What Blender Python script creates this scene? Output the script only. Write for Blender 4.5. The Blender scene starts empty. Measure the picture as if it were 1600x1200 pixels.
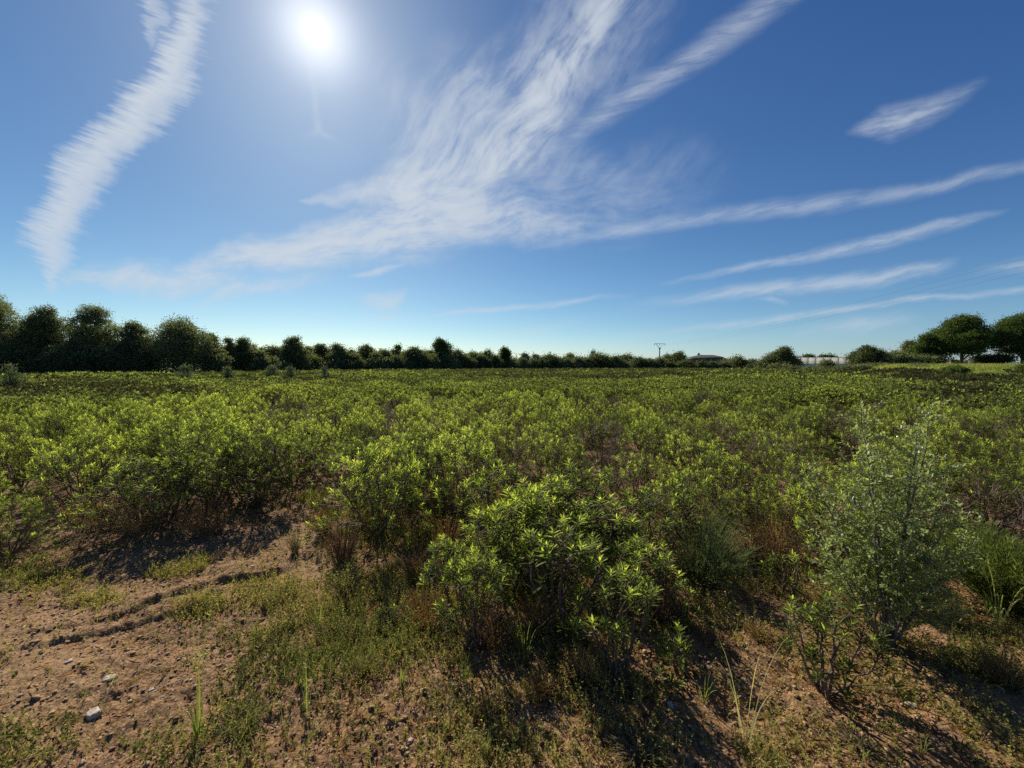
import bpy, math, random
import numpy as np
from mathutils import Vector

# ------------------------------------------------------------------ camera
F = 620.0                      # focal length in photo pixels (1600 wide)
TH = math.atan(28.0 / F)
CT, ST = math.cos(TH), math.sin(TH)
H = 1.6
scene = bpy.context.scene
cam_d = bpy.data.cameras.new("camera")
cam_d.sensor_width = 36.0
cam_d.lens = 36.0 * F / 1600.0
cam_d.clip_start = 0.05
cam_d.clip_end = 20000
cam = bpy.data.objects.new("camera", cam_d)
scene.collection.objects.link(cam)
cam.location = (0, 0, H)
cam.rotation_euler = (math.pi / 2 - TH, 0, 0)
scene.camera = cam

def ray(px, py):
    cx = (px - 800.0) / F
    cy = (600.0 - py) / F
    return np.array([cx, CT + cy * ST, cy * CT - ST])

SUN = ray(493, 48)
SUN = SUN / np.linalg.norm(SUN)
sun_el = math.asin(SUN[2])
sun_az = math.atan2(SUN[0], SUN[1])

# ------------------------------------------------------------------ world
SKY_STRENGTH = 0.081
EXPOSURE = 0.46
SUN_POWER = 5.0
vs = scene.view_settings
vs.view_transform = 'Standard'
vs.look = 'None'
vs.gamma = 1
vs.exposure = EXPOSURE
vs.use_curve_mapping = False

world = bpy.data.worlds.new("World")
scene.world = world
world.use_nodes = True
nt = world.node_tree
nt.nodes.clear()

class G:
    """tiny expression builder for shader nodes"""
    def __init__(s, nt): s.nt = nt
    def _in(s, sock, v):
        if isinstance(v, bpy.types.NodeSocket): s.nt.links.new(v, sock)
        else: sock.default_value = v
    def m(s, op, a, b=None, c=None, clamp=False):
        n = s.nt.nodes.new('ShaderNodeMath'); n.operation = op; n.use_clamp = clamp
        s._in(n.inputs[0], a)
        if b is not None: s._in(n.inputs[1], b)
        if c is not None: s._in(n.inputs[2], c)
        return n.outputs[0]
    def v(s, op, a, b=None, c=None, scale=None):
        n = s.nt.nodes.new('ShaderNodeVectorMath'); n.operation = op
        s._in(n.inputs[0], a)
        if b is not None: s._in(n.inputs[1], b)
        if c is not None: s._in(n.inputs[2], c)
        if scale is not None: s._in(n.inputs['Scale'], scale)
        return n.outputs['Value'] if op in ('DOT_PRODUCT', 'DISTANCE', 'LENGTH') else n.outputs['Vector']
    def comb(s, x, y, z=0.0):
        n = s.nt.nodes.new('ShaderNodeCombineXYZ')
        s._in(n.inputs[0], x); s._in(n.inputs[1], y); s._in(n.inputs[2], z)
        return n.outputs[0]
    def sep(s, v):
        n = s.nt.nodes.new('ShaderNodeSeparateXYZ'); s._in(n.inputs[0], v)
        return n.outputs
    def noise(s, vec, scale, detail=2, rough=0.5, dim='2D', dist=0.0):
        n = s.nt.nodes.new('ShaderNodeTexNoise'); n.noise_dimensions = dim
        s._in(n.inputs['Vector'], vec); n.inputs['Scale'].default_value = scale
        n.inputs['Detail'].default_value = detail; n.inputs['Roughness'].default_value = rough
        n.inputs['Distortion'].default_value = dist
        return n.outputs
    def ss(s, x, a, b, lo=0.0, hi=1.0):
        n = s.nt.nodes.new('ShaderNodeMapRange'); n.interpolation_type = 'SMOOTHSTEP'
        s._in(n.inputs[0], x)
        for i, q in zip((1, 2, 3, 4), (a, b, lo, hi)): s._in(n.inputs[i], q)
        return n.outputs[0]
    def mix(s, f, a, b, blend='MIX'):
        n = s.nt.nodes.new('ShaderNodeMix'); n.data_type = 'RGBA'; n.blend_type = blend
        s._in(n.inputs[0], f); s._in(n.inputs[6], a); s._in(n.inputs[7], b)
        return n.outputs[2]

g = G(nt)
def sky2(px, py):
    d = ray(px, py)
    return (F * d[0] / d[1], F * d[2] / d[1])

def build_sky():
    tc = nt.nodes.new('ShaderNodeTexCoord')
    dirv = g.v('NORMALIZE', tc.outputs['Generated'])
    s = g.sep(dirv)
    yy = g.m('MAXIMUM', s[1], 0.08)
    X = g.m('DIVIDE', g.m('MULTIPLY', s[0], F), yy)
    Y = g.m('DIVIDE', g.m('MULTIPLY', s[2], F), yy)
    front = g.m('MULTIPLY', g.ss(s[1], 0.1, 0.3), g.ss(s[2], 0.0, 0.03))
    P = g.comb(X, Y, 0.0)

    def warped(base, parts):
        out = base
        for sc_, amp, det, seed in parts:
            nn = g.noise(g.v('ADD', g.v('SCALE', base, scale=1.0 / sc_), (seed, seed * 1.7, 0)), 1.0, det, 0.55)
            w = g.v('SCALE', g.v('SUBTRACT', nn['Color'], (0.5, 0.5, 0.5)), scale=amp)
            out = g.v('ADD', out, g.v('MULTIPLY', w, (1, 1, 0)))
        return out

    def seg(Pw, a, b, wa, wb, da, db, pw):
        A = sky2(*a); B = sky2(*b)
        ba = (B[0] - A[0], B[1] - A[1], 0.0)
        L2 = ba[0] ** 2 + ba[1] ** 2
        pa = g.v('SUBTRACT', Pw, (A[0], A[1], 0.0))
        h = g.v('DOT_PRODUCT', pa, (ba[0] / L2, ba[1] / L2, 0.0))
        h = g.m('MINIMUM', g.m('MAXIMUM', h, 0.0), 1.0)
        n = nt.nodes.new('ShaderNodeVectorMath'); n.operation = 'SCALE'
        n.inputs[0].default_value = ba; nt.links.new(h, n.inputs['Scale'])
        d = g.v('DISTANCE', pa, n.outputs['Vector'])
        if abs(wa - wb) > 0.01: q = g.m('DIVIDE', d, g.m('MULTIPLY_ADD', h, wb - wa, wa))
        else: q = g.m('MULTIPLY', d, 1.0 / wa)
        if abs(da - db) > 0.001: dn = g.m('MULTIPLY_ADD', h, db - da, da)
        else: dn = da
        return g.ss(q, 1.0, pw, 0.0, dn)

    def poly(Pw, pts, dens, acc=None, pw=0.0):
        """pts: (px, py, halfwidth[, density factor])"""
        out = acc
        for p, q in zip(pts[:-1], pts[1:]):
            k = seg(Pw, p[:2], q[:2], p[2], q[2], dens * (p[3] if len(p) > 3 else 1), dens * (q[3] if len(q) > 3 else 1), pw)
            out = k if out is None else g.m('MAXIMUM', out, k)
        return out
    def mpoly(Pw, *strokes):
        o = None
        for pts, dn in strokes: o = poly(Pw, pts, dn * 0.98, o, -0.25)
        return o
    def add(*a):
        o = a[0]
        for b in a[1:]: o = g.m('ADD', o, b)
        return o

    # ---- old contrail, left: spine with ribs
    ribc = g.comb(g.m('MULTIPLY', X, 0.010), g.m('MULTIPLY_ADD', X, 0.042, g.m('MULTIPLY', Y, 0.115)), 0.0)
    rn = g.noise(ribc, 1.0, 3, 0.6)['Fac']
    ribs2 = g.comb(g.m('MULTIPLY', X, 0.022), g.m('MULTIPLY_ADD', X, 0.085, g.m('MULTIPLY', Y, 0.26)), 4.0)
    rn2 = g.noise(ribs2, 1.0, 2, 0.5)['Fac']
    disp = g.m('MULTIPLY', g.m('SUBTRACT', rn, 0.5), 40.0)
    disp = g.m('MULTIPLY_ADD', g.m('SUBTRACT', rn2, 0.5), 14.0, disp)
    Pc0 = warped(P, [(70.0, 44.0, 3, 41.0)])
    Pc = g.v('ADD', Pc0, g.comb(disp, g.m('MULTIPLY', disp, -0.35), 0.0))
    con = poly(Pc, [(304, -20, 34, .3), (296, 50, 38, .75), (262, 128, 46), (221, 168, 50), (168, 226, 47, .85), (112, 290, 55, .85),
                    (98, 335, 54, .8), (76, 362, 52, .75), (82, 398, 44, .6), (86, 445, 20, .25)], 1.75, None, -0.1)
    con = poly(Pc, [(228, -20, 16, .5), (246, 30, 22, .6), (238, 66, 16, .3)], 1.0, con)
    rib_tex = g.m('MULTIPLY_ADD', rn, 0.8, g.m('MULTIPLY_ADD', rn2, 0.7, 0.18))
    contrail = g.m('MULTIPLY', g.m('MULTIPLY', con, rib_tex), 1.0)

    # ---- cirrus, warped coordinates
    Pw = warped(P, [(150.0, 60.0, 3, 3.1), (34.0, 14.0, 3, 9.7)])
    F_ = poly(Pw, [(470, 303, 6, .3), (560, 303, 30), (650, 292, 46, 1.15), (745, 270, 58, 1.25), (805, 228, 62), (850, 165, 54), (905, 80, 42, .8), (955, -20, 40, .6)], 0.85)
    fanc = poly(Pw, [(640, 300, 60, .6), (760, 190, 110), (900, 90, 125, .8), (960, -60, 130, .6)], 0.55)
    Fm = g.m('ADD', F_, fanc)
    low = poly(Pw, [(290, 418, 20, .2), (400, 398, 40, .9), (520, 374, 46), (640, 352, 66), (760, 335, 60, .8), (900, 355, 36, .25)], 1.35)
    Fm = g.m('ADD', Fm, low)
    vl = poly(Pw, [(590, 110, 60, .3), (660, 200, 80), (720, 120, 90, .6)], 0.34)
    vl = poly(Pw, [(830, 260, 70), (960, 320, 95, .8), (1090, 260, 80, .2)], 0.34, vl)
    Fm = g.m('ADD', Fm, vl)
    # fibre texture, bending with the fan
    def rot(c, a, sx, sy):
        ca, sa = math.cos(a), math.sin(a)
        x_ = g.v('DOT_PRODUCT', c, (ca * sx, sa * sx, 0)); y_ = g.v('DOT_PRODUCT', c, (-sa * sy, ca * sy, 0))
        return g.comb(x_, y_, 0.0)
    Pw2 = warped(P, [(170.0, 60.0, 1, 21.0), (40.0, 9.0, 2, 55.0)])
    f1 = g.noise(rot(Pw2, math.radians(54), 0.0100, 0.040), 1.0, 8, 0.62)['Fac']
    f2 = g.noise(rot(Pw2, math.radians(9), 0.0095, 0.040), 1.0, 8, 0.68)['Fac']
    k = g.ss(Y, 230, 340)
    fib = g.m('MULTIPLY_ADD', k, g.m('SUBTRACT', f1, f2), f2)
    iso = g.noise(g.v('SCALE', Pw2, scale=0.014), 1.0, 5, 0.6)['Fac']
    fib = g.m('MULTIPLY_ADD', iso, 0.32, g.m('MULTIPLY', fib, 0.74))
    fib = g.ss(fib, 0.33, 0.74, 0.16, 1.45)
    cirrus = g.m('MULTIPLY', Fm, fib)
    wisps = mpoly(Pw, ([(100, 425, 20, .3), (230, 434, 38), (370, 438, 30, .6)], 1.35),
               ([(300, 480, 6, .1), (380, 458, 22), (510, 432, 26, .1)], 1.1),
               ([(550, 470, 10, .1), (605, 476, 24), (640, 464, 8, .1)], 1.0))
    cirrus = g.m('ADD', cirrus, g.m('MULTIPLY', wisps, g.ss(f2, 0.32, 0.64, 0.3, 1.1)))

    # ---- thin streaks to the right, nearly straight
    Ps = warped(P, [(110.0, 16.0, 4, 5.5)])
    st = mpoly(Ps, ([(845, 245, 16, .3), (960, 163, 28), (1100, 80, 30, .9), (1240, -20, 34, .7)], 0.50),
            ([(540, 434, 4, 0), (590, 425, 11), (640, 414, 4, 0)], 0.85),
            ([(560, 499, 4, 0), (600, 498, 6), (630, 497, 4, 0)], 0.7),
            ([(640, 497, 4, 0), (740, 486, 7), (860, 476, 8), (995, 463, 6, 0)], 0.60),
            ([(770, 526, 8, 0), (840, 514, 12), (920, 500, 10, 0)], 0.34),
            ([(820, 388, 8, 0.1), (980, 360, 14), (1120, 334, 19), (1300, 318, 21, .9), (1430, 297, 18, .8), (1640, 252, 15, .8)], 0.42),
            ([(1020, 447, 6, 0), (1200, 411, 11), (1370, 380, 18), (1480, 352, 16, .9), (1585, 327, 6, 0)], 0.58),
            ([(960, 482, 10, 0), (1200, 453, 20), (1380, 434, 19), (1460, 418, 16, .9), (1505, 404, 10, 0)], 0.60),
            ([(1175, 465, 4, 0), (1205, 468, 9), (1235, 475, 7, 0)], 0.55),
            ([(940, 530, 6, 0), (1200, 500, 10), (1420, 469, 8), (1620, 452, 9, .8)], 0.42),
            ([(1230, 522, 14, 0), (1340, 508, 26), (1450, 496, 22, 0)], 0.36),
            ([(1500, 428, 8, 0), (1640, 408, 24)], 0.5),
            ([(1325, 207, 8, .1), (1390, 192, 34), (1445, 174, 32, .7), (1550, 124, 10, 0)], 0.78),
            ([(480, 80, 8, .2), (496, 175, 10), (500, 205, 12), (470, 222, 9, 0)], 0.30),
            ([(500, 205, 10), (540, 230, 12, 0)], 0.26))
    f3 = g.noise(rot(Ps, math.radians(14), 0.010, 0.06), 1.0, 6, 0.65)['Fac']
    streaks = g.m('MULTIPLY', st, g.ss(f3, 0.28, 0.68, 0.35, 1.25))
    dens = add(contrail, cirrus, streaks)
    dens = g.m('MULTIPLY', dens, front)
    # soft saturation
    dens = g.m('SUBTRACT', 1.0, g.m('POWER', 2.718, g.m('MULTIPLY', dens, -1.25)))
    dens = g.m('MINIMUM', dens, 0.93)

    sky = nt.nodes.new('ShaderNodeTexSky')
    sky.sky_type = 'NISHITA'
    sky.sun_disc = False
    sky.sun_elevation = sun_el
    sky.sun_rotation = sun_az
    sky.altitude = 50
    sky.air_density = 1.0
    sky.dust_density = 0.35
    sky.ozone_density = 2.2
    # film response of the camera to the sky, per channel
    sc_ = g.sep(sky.outputs[0])
    hz = g.m('MULTIPLY_ADD', g.m('POWER', 2.718, g.m('MULTIPLY', g.m('ABSOLUTE', s[2]), -6.0)), 0.50, 0.96)
    base = g.v('SCALE', g.comb(g.m('MULTIPLY', g.m('POWER', sc_[0], 1.22), 0.285),
                  g.m('MULTIPLY', g.m('POWER', sc_[1], 1.08), 0.478),
                  g.m('MULTIPLY', g.m('POWER', sc_[2], 0.80), 1.01)), scale=hz)
    # forward scattering round the sun: thin high haze
    ct = g.v('DOT_PRODUCT', dirv, tuple(SUN))
    ang = g.m('ARCCOSINE', g.m('MINIMUM', ct, 1.0))
    au1 = g.m('MULTIPLY', g.m('POWER', 2.718, g.m('MULTIPLY', ang, -7.0)), 1.4)
    au2 = g.m('MULTIPLY', g.m('POWER', 2.718, g.m('MULTIPLY', g.m('MULTIPLY', ang, ang), -9000.0)), 25.0)
    au3 = g.m('MULTIPLY', g.m('POWER', 2.718, g.m('MULTIPLY', g.m('MULTIPLY', ang, ang), -260.0)), 4.6)
    au = g.m('ADD', g.m('ADD', au1, au2), au3)
    aur = g.v('SCALE', (1.05, 0.97, 0.88), scale=au)
    tot = g.v('ADD', base, aur)
    ccol = g.v('ADD', g.v('SCALE', aur, scale=0.6), (5.6, 6.1, 6.7))
    out = g.mix(dens, tot, ccol)
    bg = nt.nodes.new('ShaderNodeBackground')
    nt.links.new(out, bg.inputs['Color'])
    bg.inputs['Strength'].default_value = SKY_STRENGTH
    wo = nt.nodes.new('ShaderNodeOutputWorld')
    nt.links.new(bg.outputs[0], wo.inputs[0])
build_sky()
world.cycles.sampling_method = 'MANUAL'
world.cycles.sample_map_resolution = 512

sun_d = bpy.data.lights.new("sun", 'SUN')
sun_d.energy = SUN_POWER
sun_d.angle = math.radians(0.53)
sun_d.color = (1.0, 0.935, 0.80)
sun = bpy.data.objects.new("sun", sun_d)
scene.collection.objects.link(sun)
sun.rotation_euler = Vector(tuple(SUN)).to_track_quat('Z', 'Y').to_euler()
scene.cycles.use_denoising = False
scene.cycles.max_bounces = 6
scene.cycles.diffuse_bounces = 3
scene.cycles.transmission_bounces = 4
scene.cycles.transparent_max_bounces = 8

# ------------------------------------------------------------------ helpers
C = scene.collection.objects
R = np.random.default_rng(11)

def ground_pt(px, py, z=0.0):
    d = ray(px, py)
    t = (z - H) / d[2]
    return d[0] * t, d[1] * t

def at_dist(px, Y):
    """ground x for photo column px at forward distance Y"""
    return (px - 800.0) / F * Y

def top_z(px, py, Y):
    d = ray(px, py)
    return H + d[2] * Y / d[1]

def vnoise(x, y, seed=0):
    x = np.asarray(x, float); y = np.asarray(y, float)
    xi = np.floor(x).astype(np.int64); yi = np.floor(y).astype(np.int64)
    fx = x - xi; fy = y - yi
    fx = fx * fx * (3 - 2 * fx); fy = fy * fy * (3 - 2 * fy)
    def h(a, b):
        n = (a * 374761393 + b * 668265263 + seed * 982451653) & 0xFFFFFFFF
        n = ((n ^ (n >> 13)) * 1274126177) & 0xFFFFFFFF
        return ((n ^ (n >> 16)) & 0xFFFF) / 65535.0
    a = h(xi, yi); b = h(xi + 1, yi); c = h(xi, yi + 1); d = h(xi + 1, yi + 1)
    return (a * (1 - fx) + b * fx) * (1 - fy) + (c * (1 - fx) + d * fx) * fy

def fbm(x, y, seed=0, o=4):
    s = 0; a = 0.5; n = 0
    for i in range(o):
        s = s + a * vnoise(x * 2 ** i, y * 2 ** i, seed + i * 7); n += a; a *= 0.5
    return s / n

def sstep(a, b, x):
    t = np.clip((x - a) / (b - a), 0, 1)
    return t * t * (3 - 2 * t)

def pline_dist(x, y, pts):
    """distance, signed side (+ = left of travel) and parameter along polyline"""
    best = np.full(np.shape(x), 1e9); side = np.zeros(np.shape(x)); par = np.zeros(np.shape(x))
    n = len(pts) - 1
    for i in range(n):
        ax, ay = pts[i]; bx, by = pts[i + 1]
        dx, dy = bx - ax, by - ay
        t = np.clip(((x - ax) * dx + (y - ay) * dy) / (dx * dx + dy * dy), 0, 1)
        qx, qy = x - ax - t * dx, y - ay - t * dy
        d = np.hypot(qx, qy)
        c = dx * qy - dy * qx
        m = d < best
        best = np.where(m, d, best); side = np.where(m, np.sign(c), side); par = np.where(m, (i + t) / n, par)
    return best, side, par

def inside(x, y, poly):
    x = np.asarray(x, float); y = np.asarray(y, float)
    r = np.zeros(x.shape, bool); n = len(poly)
    for i in range(n):
        x1, y1 = poly[i]; x2, y2 = poly[(i + 1) % n]
        c = ((y1 > y) != (y2 > y)) & (x < (x2 - x1) * (y - y1) / (y2 - y1 + 1e-12) + x1)
        r ^= c
    return r

def to_px(x, y, z=0.0):
    """photo pixel of a world point"""
    zz = z - H
    f = y * CT - zz * ST
    u = y * ST + zz * CT
    return 800 + F * x / f, 600 - F * u / f

RUT1 = [ground_pt(*p) for p in [(-120, 1030), (0, 1001), (75, 994), (140, 984), (210, 962), (290, 934), (345, 912), (410, 902), (482, 884)]]
RUT2 = [ground_pt(*p) for p in [(-60, 1035), (60, 1020), (120, 1008), (200, 985), (262, 966), (300, 960), (350, 948)]]
RUT3 = [ground_pt(*p) for p in [(150, 1115), (210, 1070), (250, 1040), (275, 1010)]]

def terrain(x, y):
    x = np.asarray(x, float); y = np.asarray(y, float)
    r = np.hypot(x, y)
    z = (fbm(x * 0.6, y * 0.6, 3, 3) - 0.5) * 0.10 * np.clip(r / 3, 0.4, 1.6)
    u = x / np.maximum(np.abs(y), 1.0)
    z = z + 1.62 * sstep(0, 48, r - 38 - 22 * (1 - sstep(0.82, 1.0, u))) * sstep(0.62, 0.98, u) * (y > 0)
    return z

def terrain_detail(x, y):
    z = terrain(x, y)
    r = np.hypot(x, y)
    nearw = 1 - sstep(7, 12, r)
    z = z + nearw * ((fbm(x * 5, y * 5, 21, 5) - 0.5) * 0.055 + (fbm(x * 26, y * 26, 31, 3) - 0.5) * 0.018 + (np.abs(fbm(x * 17 + y * 5, y * 30, 33, 3) - 0.5)) * 0.022)
    # clods
    c = fbm(x * 14, y * 14, 41, 2)
    z = z + nearw * sstep(0.6, 0.9, c) * 0.010
    wob = (fbm(x * 4, y * 4, 51, 3) - 0.5) * 0.10 + (fbm(x * 22, y * 22, 52, 3) - 0.5) * 0.035
    for pts, amp in ((RUT1, 0.036), (RUT2, 0.020), (RUT3, 0.018)):
        d, sd, t = pline_dist(x, y + wob, pts)
        sdist = d * sd
        a = amp * (0.35 + 0.65 * sstep(0.3, 0.95, t)) if amp > 0.03 else amp
        a = a * sstep(0.0, 0.2, t) * sstep(1.0, 0.86, t) * (0.55 + 0.6 * sstep(0.3, 0.6, fbm(x * 3.1, y * 3.1, 61, 3)))
        z = z + a * (sstep(-0.008, 0.016, sdist) * (1 - sstep(0.03, 0.5, sdist)) - 0.25 * (1 - sstep(0.0, 0.12, -sdist)) * (sdist <= 0.0))
    return z

# --------------------------------------------------------------- mesh tools
def make_mesh(name, V, faces_by_n, mats, mat_idx=None, tint=None, smooth=False):
    """V (n,3); faces_by_n: list of int arrays (m,k)"""
    me = bpy.data.meshes.new(name)
    V = np.asarray(V, np.float32)
    me.vertices.add(len(V)); me.vertices.foreach_set('co', V.ravel())
    loops = np.concatenate([f.ravel() for f in faces_by_n]).astype(np.int32)
    tot = np.concatenate([np.full(len(f), f.shape[1], np.int32) for f in faces_by_n])
    start = np.concatenate([[0], np.cumsum(tot)[:-1]]).astype(np.int32)
    me.loops.add(len(loops)); me.loops.foreach_set('vertex_index', loops)
    me.polygons.add(len(tot)); me.polygons.foreach_set('loop_start', start)
    if smooth: me.polygons.foreach_set('use_smooth', np.ones(len(tot), bool))
    for m in (mats if isinstance(mats, (list, tuple)) else [mats]): me.materials.append(m)
    if mat_idx is not None: me.polygons.foreach_set('material_index', mat_idx.astype(np.int32))
    if tint is not None:
        at = me.attributes.new('tint', 'FLOAT', 'POINT'); at.data.foreach_set('value', np.asarray(tint, np.float32))
    me.update(calc_edges=True)
    return me

class MB:
    """collects pieces into one mesh"""
    def __init__(s): s.V = []; s.T = []; s.F = {}; s.n = 0
    def add(s, V, faces, tint=0.5):
        V = np.asarray(V, float).reshape(-1, 3)
        for f in faces:
            f = np.asarray(f)
            s.F.setdefault(f.shape[1], []).append(f + s.n)
        s.V.append(V); s.T.append(np.broadcast_to(np.asarray(tint, float), (len(V),)).copy()); s.n += len(V)
    def mesh(s, name, mats, smooth=False):
        return make_mesh(name, np.concatenate(s.V), [np.concatenate(v) for v in s.F.values()], mats,
                         tint=np.concatenate(s.T), smooth=smooth)

def scatter(mb, tv, tf, P, X, Y, Z, S, tint):
    """template verts tv (k,3), faces tf list of arrays, at P (n,3) with axes X,Y,Z (n,3), scale S (n,) or (n,3)"""
    n = len(P); k = len(tv)
    if n == 0: return
    S = np.asarray(S, float)
    if S.ndim == 1: S = np.repeat(S[:, None], 3, 1)
    V = P[:, None, :] + (tv[None, :, 0, None] * S[:, None, 0, None]) * X[:, None, :] \
        + (tv[None, :, 1, None] * S[:, None, 1, None]) * Y[:, None, :] + (tv[None, :, 2, None] * S[:, None, 2, None]) * Z[:, None, :]
    off = (np.arange(n) * k)
    fs = [(f[None, :, :] + off[:, None, None]).reshape(-1, f.shape[1]) for f in tf]
    t = np.repeat(np.asarray(tint, float) * np.ones(n), k)
    mb.add(V.reshape(-1, 3), fs, t)

def norm(v): return v / np.maximum(np.linalg.norm(v, axis=-1, keepdims=True), 1e-9)

def frames(D, roll=None, rng=R):
    """orthonormal frames with Y along D"""
    D = norm(D)
    up = np.where(np.abs(D[:, 2:3]) > 0.9, np.array([[1.0, 0, 0]]), np.array([[0, 0, 1.0]]))
    X = norm(np.cross(D, up)); Z = np.cross(X, D)
    if roll is not None:
        c = np.cos(roll)[:, None]; s_ = np.sin(roll)[:, None]
        X, Z = X * c + Z * s_, -X * s_ + Z * c
    return X, D, Z

# leaf templates: length along +Y (0..1), width along X, face normal about Z
LEAF6 = (np.array([[0, 0, 0], [-.088, .38, .06], [0, .36, 0], [.088, .38, .06], [-.072, .72, .03], [0, .72, -.03], [.072, .72, .03], [0, 1.0, -.08]], float),
         [np.array([[0, 2, 1], [0, 3, 2], [4, 5, 7], [5, 6, 7]]), np.array([[1, 2, 5, 4], [2, 3, 6, 5]])])
LEAF2 = (np.array([[0, 0, 0], [-.14, .5, .05], [0, 1, -.04], [.14, .5, .05]], float), [np.array([[0, 3, 2], [0, 2, 1]])])
OVAL = (np.array([[0, 0, 0], [-.22, .3, .04], [-.2, .7, .02], [0, 1, -.04], [.2, .7, .02], [.22, .3, .04]], float),
        [np.array([[0, 5, 4, 3], [0, 3, 2, 1]])])
DIAM = (np.array([[0, 0, 0], [-.34, .5, .0], [0, 1, 0], [.34, .5, 0]], float), [np.array([[0, 3, 2, 1]])])
NEED = (np.array([[-.02, 0, 0], [.02, 0, 0], [0, 1, 0]], float), [np.array([[0, 1, 2]])])

def tube(mb, pts, rads, sides=4, tint=0.5):
    pts = np.asarray(pts, float); n = len(pts)
    d = np.gradient(pts, axis=0); d = norm(d)
    ref = np.array([0.31, 0.77, 0.2]); X = norm(np.cross(d, ref)); Z = np.cross(d, X)
    a = np.arange(sides) * 2 * math.pi / sides
    rads = np.asarray(rads, float)
    V = pts[:, None, :] + rads[:, None, None] * (np.cos(a)[None, :, None] * X[:, None, :] + np.sin(a)[None, :, None] * Z[:, None, :])
    i = np.arange(n - 1)[:, None] * sides; j = np.arange(sides)[None, :]; j2 = (j + 1) % sides
    f = np.stack([i + j, i + j2, i + sides + j2, i + sides + j], -1).reshape(-1, 4)
    mb.add(V.reshape(-1, 3), [f], tint)

def bez(a, b, c, n):
    t = np.linspace(0, 1, n)[:, None]
    return (1 - t) ** 2 * a + 2 * t * (1 - t) * b + t * t * c

def link(name, me, parent=None, loc=None):
    o = bpy.data.objects.new(name, me)
    C.link(o)
    if parent is not None: o.parent = parent
    if loc is not None: o.location = loc
    return o

def thing(name, label, cat, loc=(0, 0, 0), rz=0.0, group=None, scale=(1, 1, 1)):
    o = bpy.data.objects.new(name, None)
    o.empty_display_size = 0.2
    C.link(o)
    o.location = loc; o.rotation_euler = (0, 0, rz); o.scale = scale
    o['label'] = label; o['category'] = cat
    if group: o['group'] = group
    return o

def tag(o, label=None, cat=None, group=None, kind=None):
    if label: o['label'] = label
    if cat: o['category'] = cat
    if group: o['group'] = group
    if kind: o['kind'] = kind
    return o

# ---------------------------------------------------------------- materials
def leaf_mat(name, stops, trans, tmix=0.45, gloss=0.10, rough=0.42, rnd=0.25):
    m = bpy.data.materials.new(name); m.use_nodes = True
    t = m.node_tree; t.nodes.clear(); q = G(t)
    at = t.nodes.new('ShaderNodeAttribute'); at.attribute_name = 'tint'
    oi = t.nodes.new('ShaderNodeObjectInfo')
    fac = q.m('ADD', at.outputs['Fac'], q.m('MULTIPLY', q.m('SUBTRACT', oi.outputs['Random'], 0.5), rnd))
    cr = t.nodes.new('ShaderNodeValToRGB'); t.links.new(fac, cr.inputs[0])
    el = cr.color_ramp.elements
    while len(el) < len(stops): el.new(0.5)
    for e, (p, c) in zip(el, stops): e.position = p; e.color = (*c, 1)
    col = cr.outputs[0]
    tc_ = q.mix(1.0, col, (*trans, 1), 'MULTIPLY')
    d = t.nodes.new('ShaderNodeBsdfDiffuse'); t.links.new(col, d.inputs[0])
    tr = t.nodes.new('ShaderNodeBsdfTranslucent'); t.links.new(tc_, tr.inputs[0])
    mx = t.nodes.new('ShaderNodeMixShader'); mx.inputs[0].default_value = tmix
    t.links.new(d.outputs[0], mx.inputs[1]); t.links.new(tr.outputs[0], mx.inputs[2])
    gl = t.nodes.new('ShaderNodeBsdfGlossy'); gl.inputs['Roughness'].default_value = rough
    gl.inputs['Color'].default_value = (0.9, 0.95, 1.0, 1)
    fr = t.nodes.new('ShaderNodeFresnel'); fr.inputs[0].default_value = 1.4
    m2 = t.nodes.new('ShaderNodeMixShader')
    t.links.new(q.m('MULTIPLY', fr.outputs[0], gloss * 10 * 0.5), m2.inputs[0])
    t.links.new(mx.outputs[0], m2.inputs[1]); t.links.new(gl.outputs[0], m2.inputs[2])
    o = t.nodes.new('ShaderNodeOutputMaterial'); t.links.new(m2.outputs[0], o.inputs[0])
    return m

def simple_mat(name, c1, c2, scale=8.0, rough=0.8, bump=0.0, detail=4, metallic=0.0):
    m = bpy.data.materials.new(name); m.use_nodes = True
    t = m.node_tree; q = G(t)
    b = t.nodes['Principled BSDF']
    tc = t.nodes.new('ShaderNodeTexCoord')
    n = q.noise(tc.outputs['Object'], scale, detail, 0.6, '3D')
    t.links.new(q.mix(q.ss(n['Fac'], 0.3, 0.7), (*c1, 1), (*c2, 1)), b.inputs['Base Color'])
    b.inputs['Roughness'].default_value = rough
    b.inputs['Metallic'].default_value = metallic
    if bump:
        bp = t.nodes.new('ShaderNodeBump'); bp.inputs['Strength'].default_value = bump
        bp.inputs['Distance'].default_value = 0.02
        t.links.new(n['Fac'], bp.inputs['Height']); t.links.new(bp.outputs[0], b.inputs['Normal'])
    return m

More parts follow.
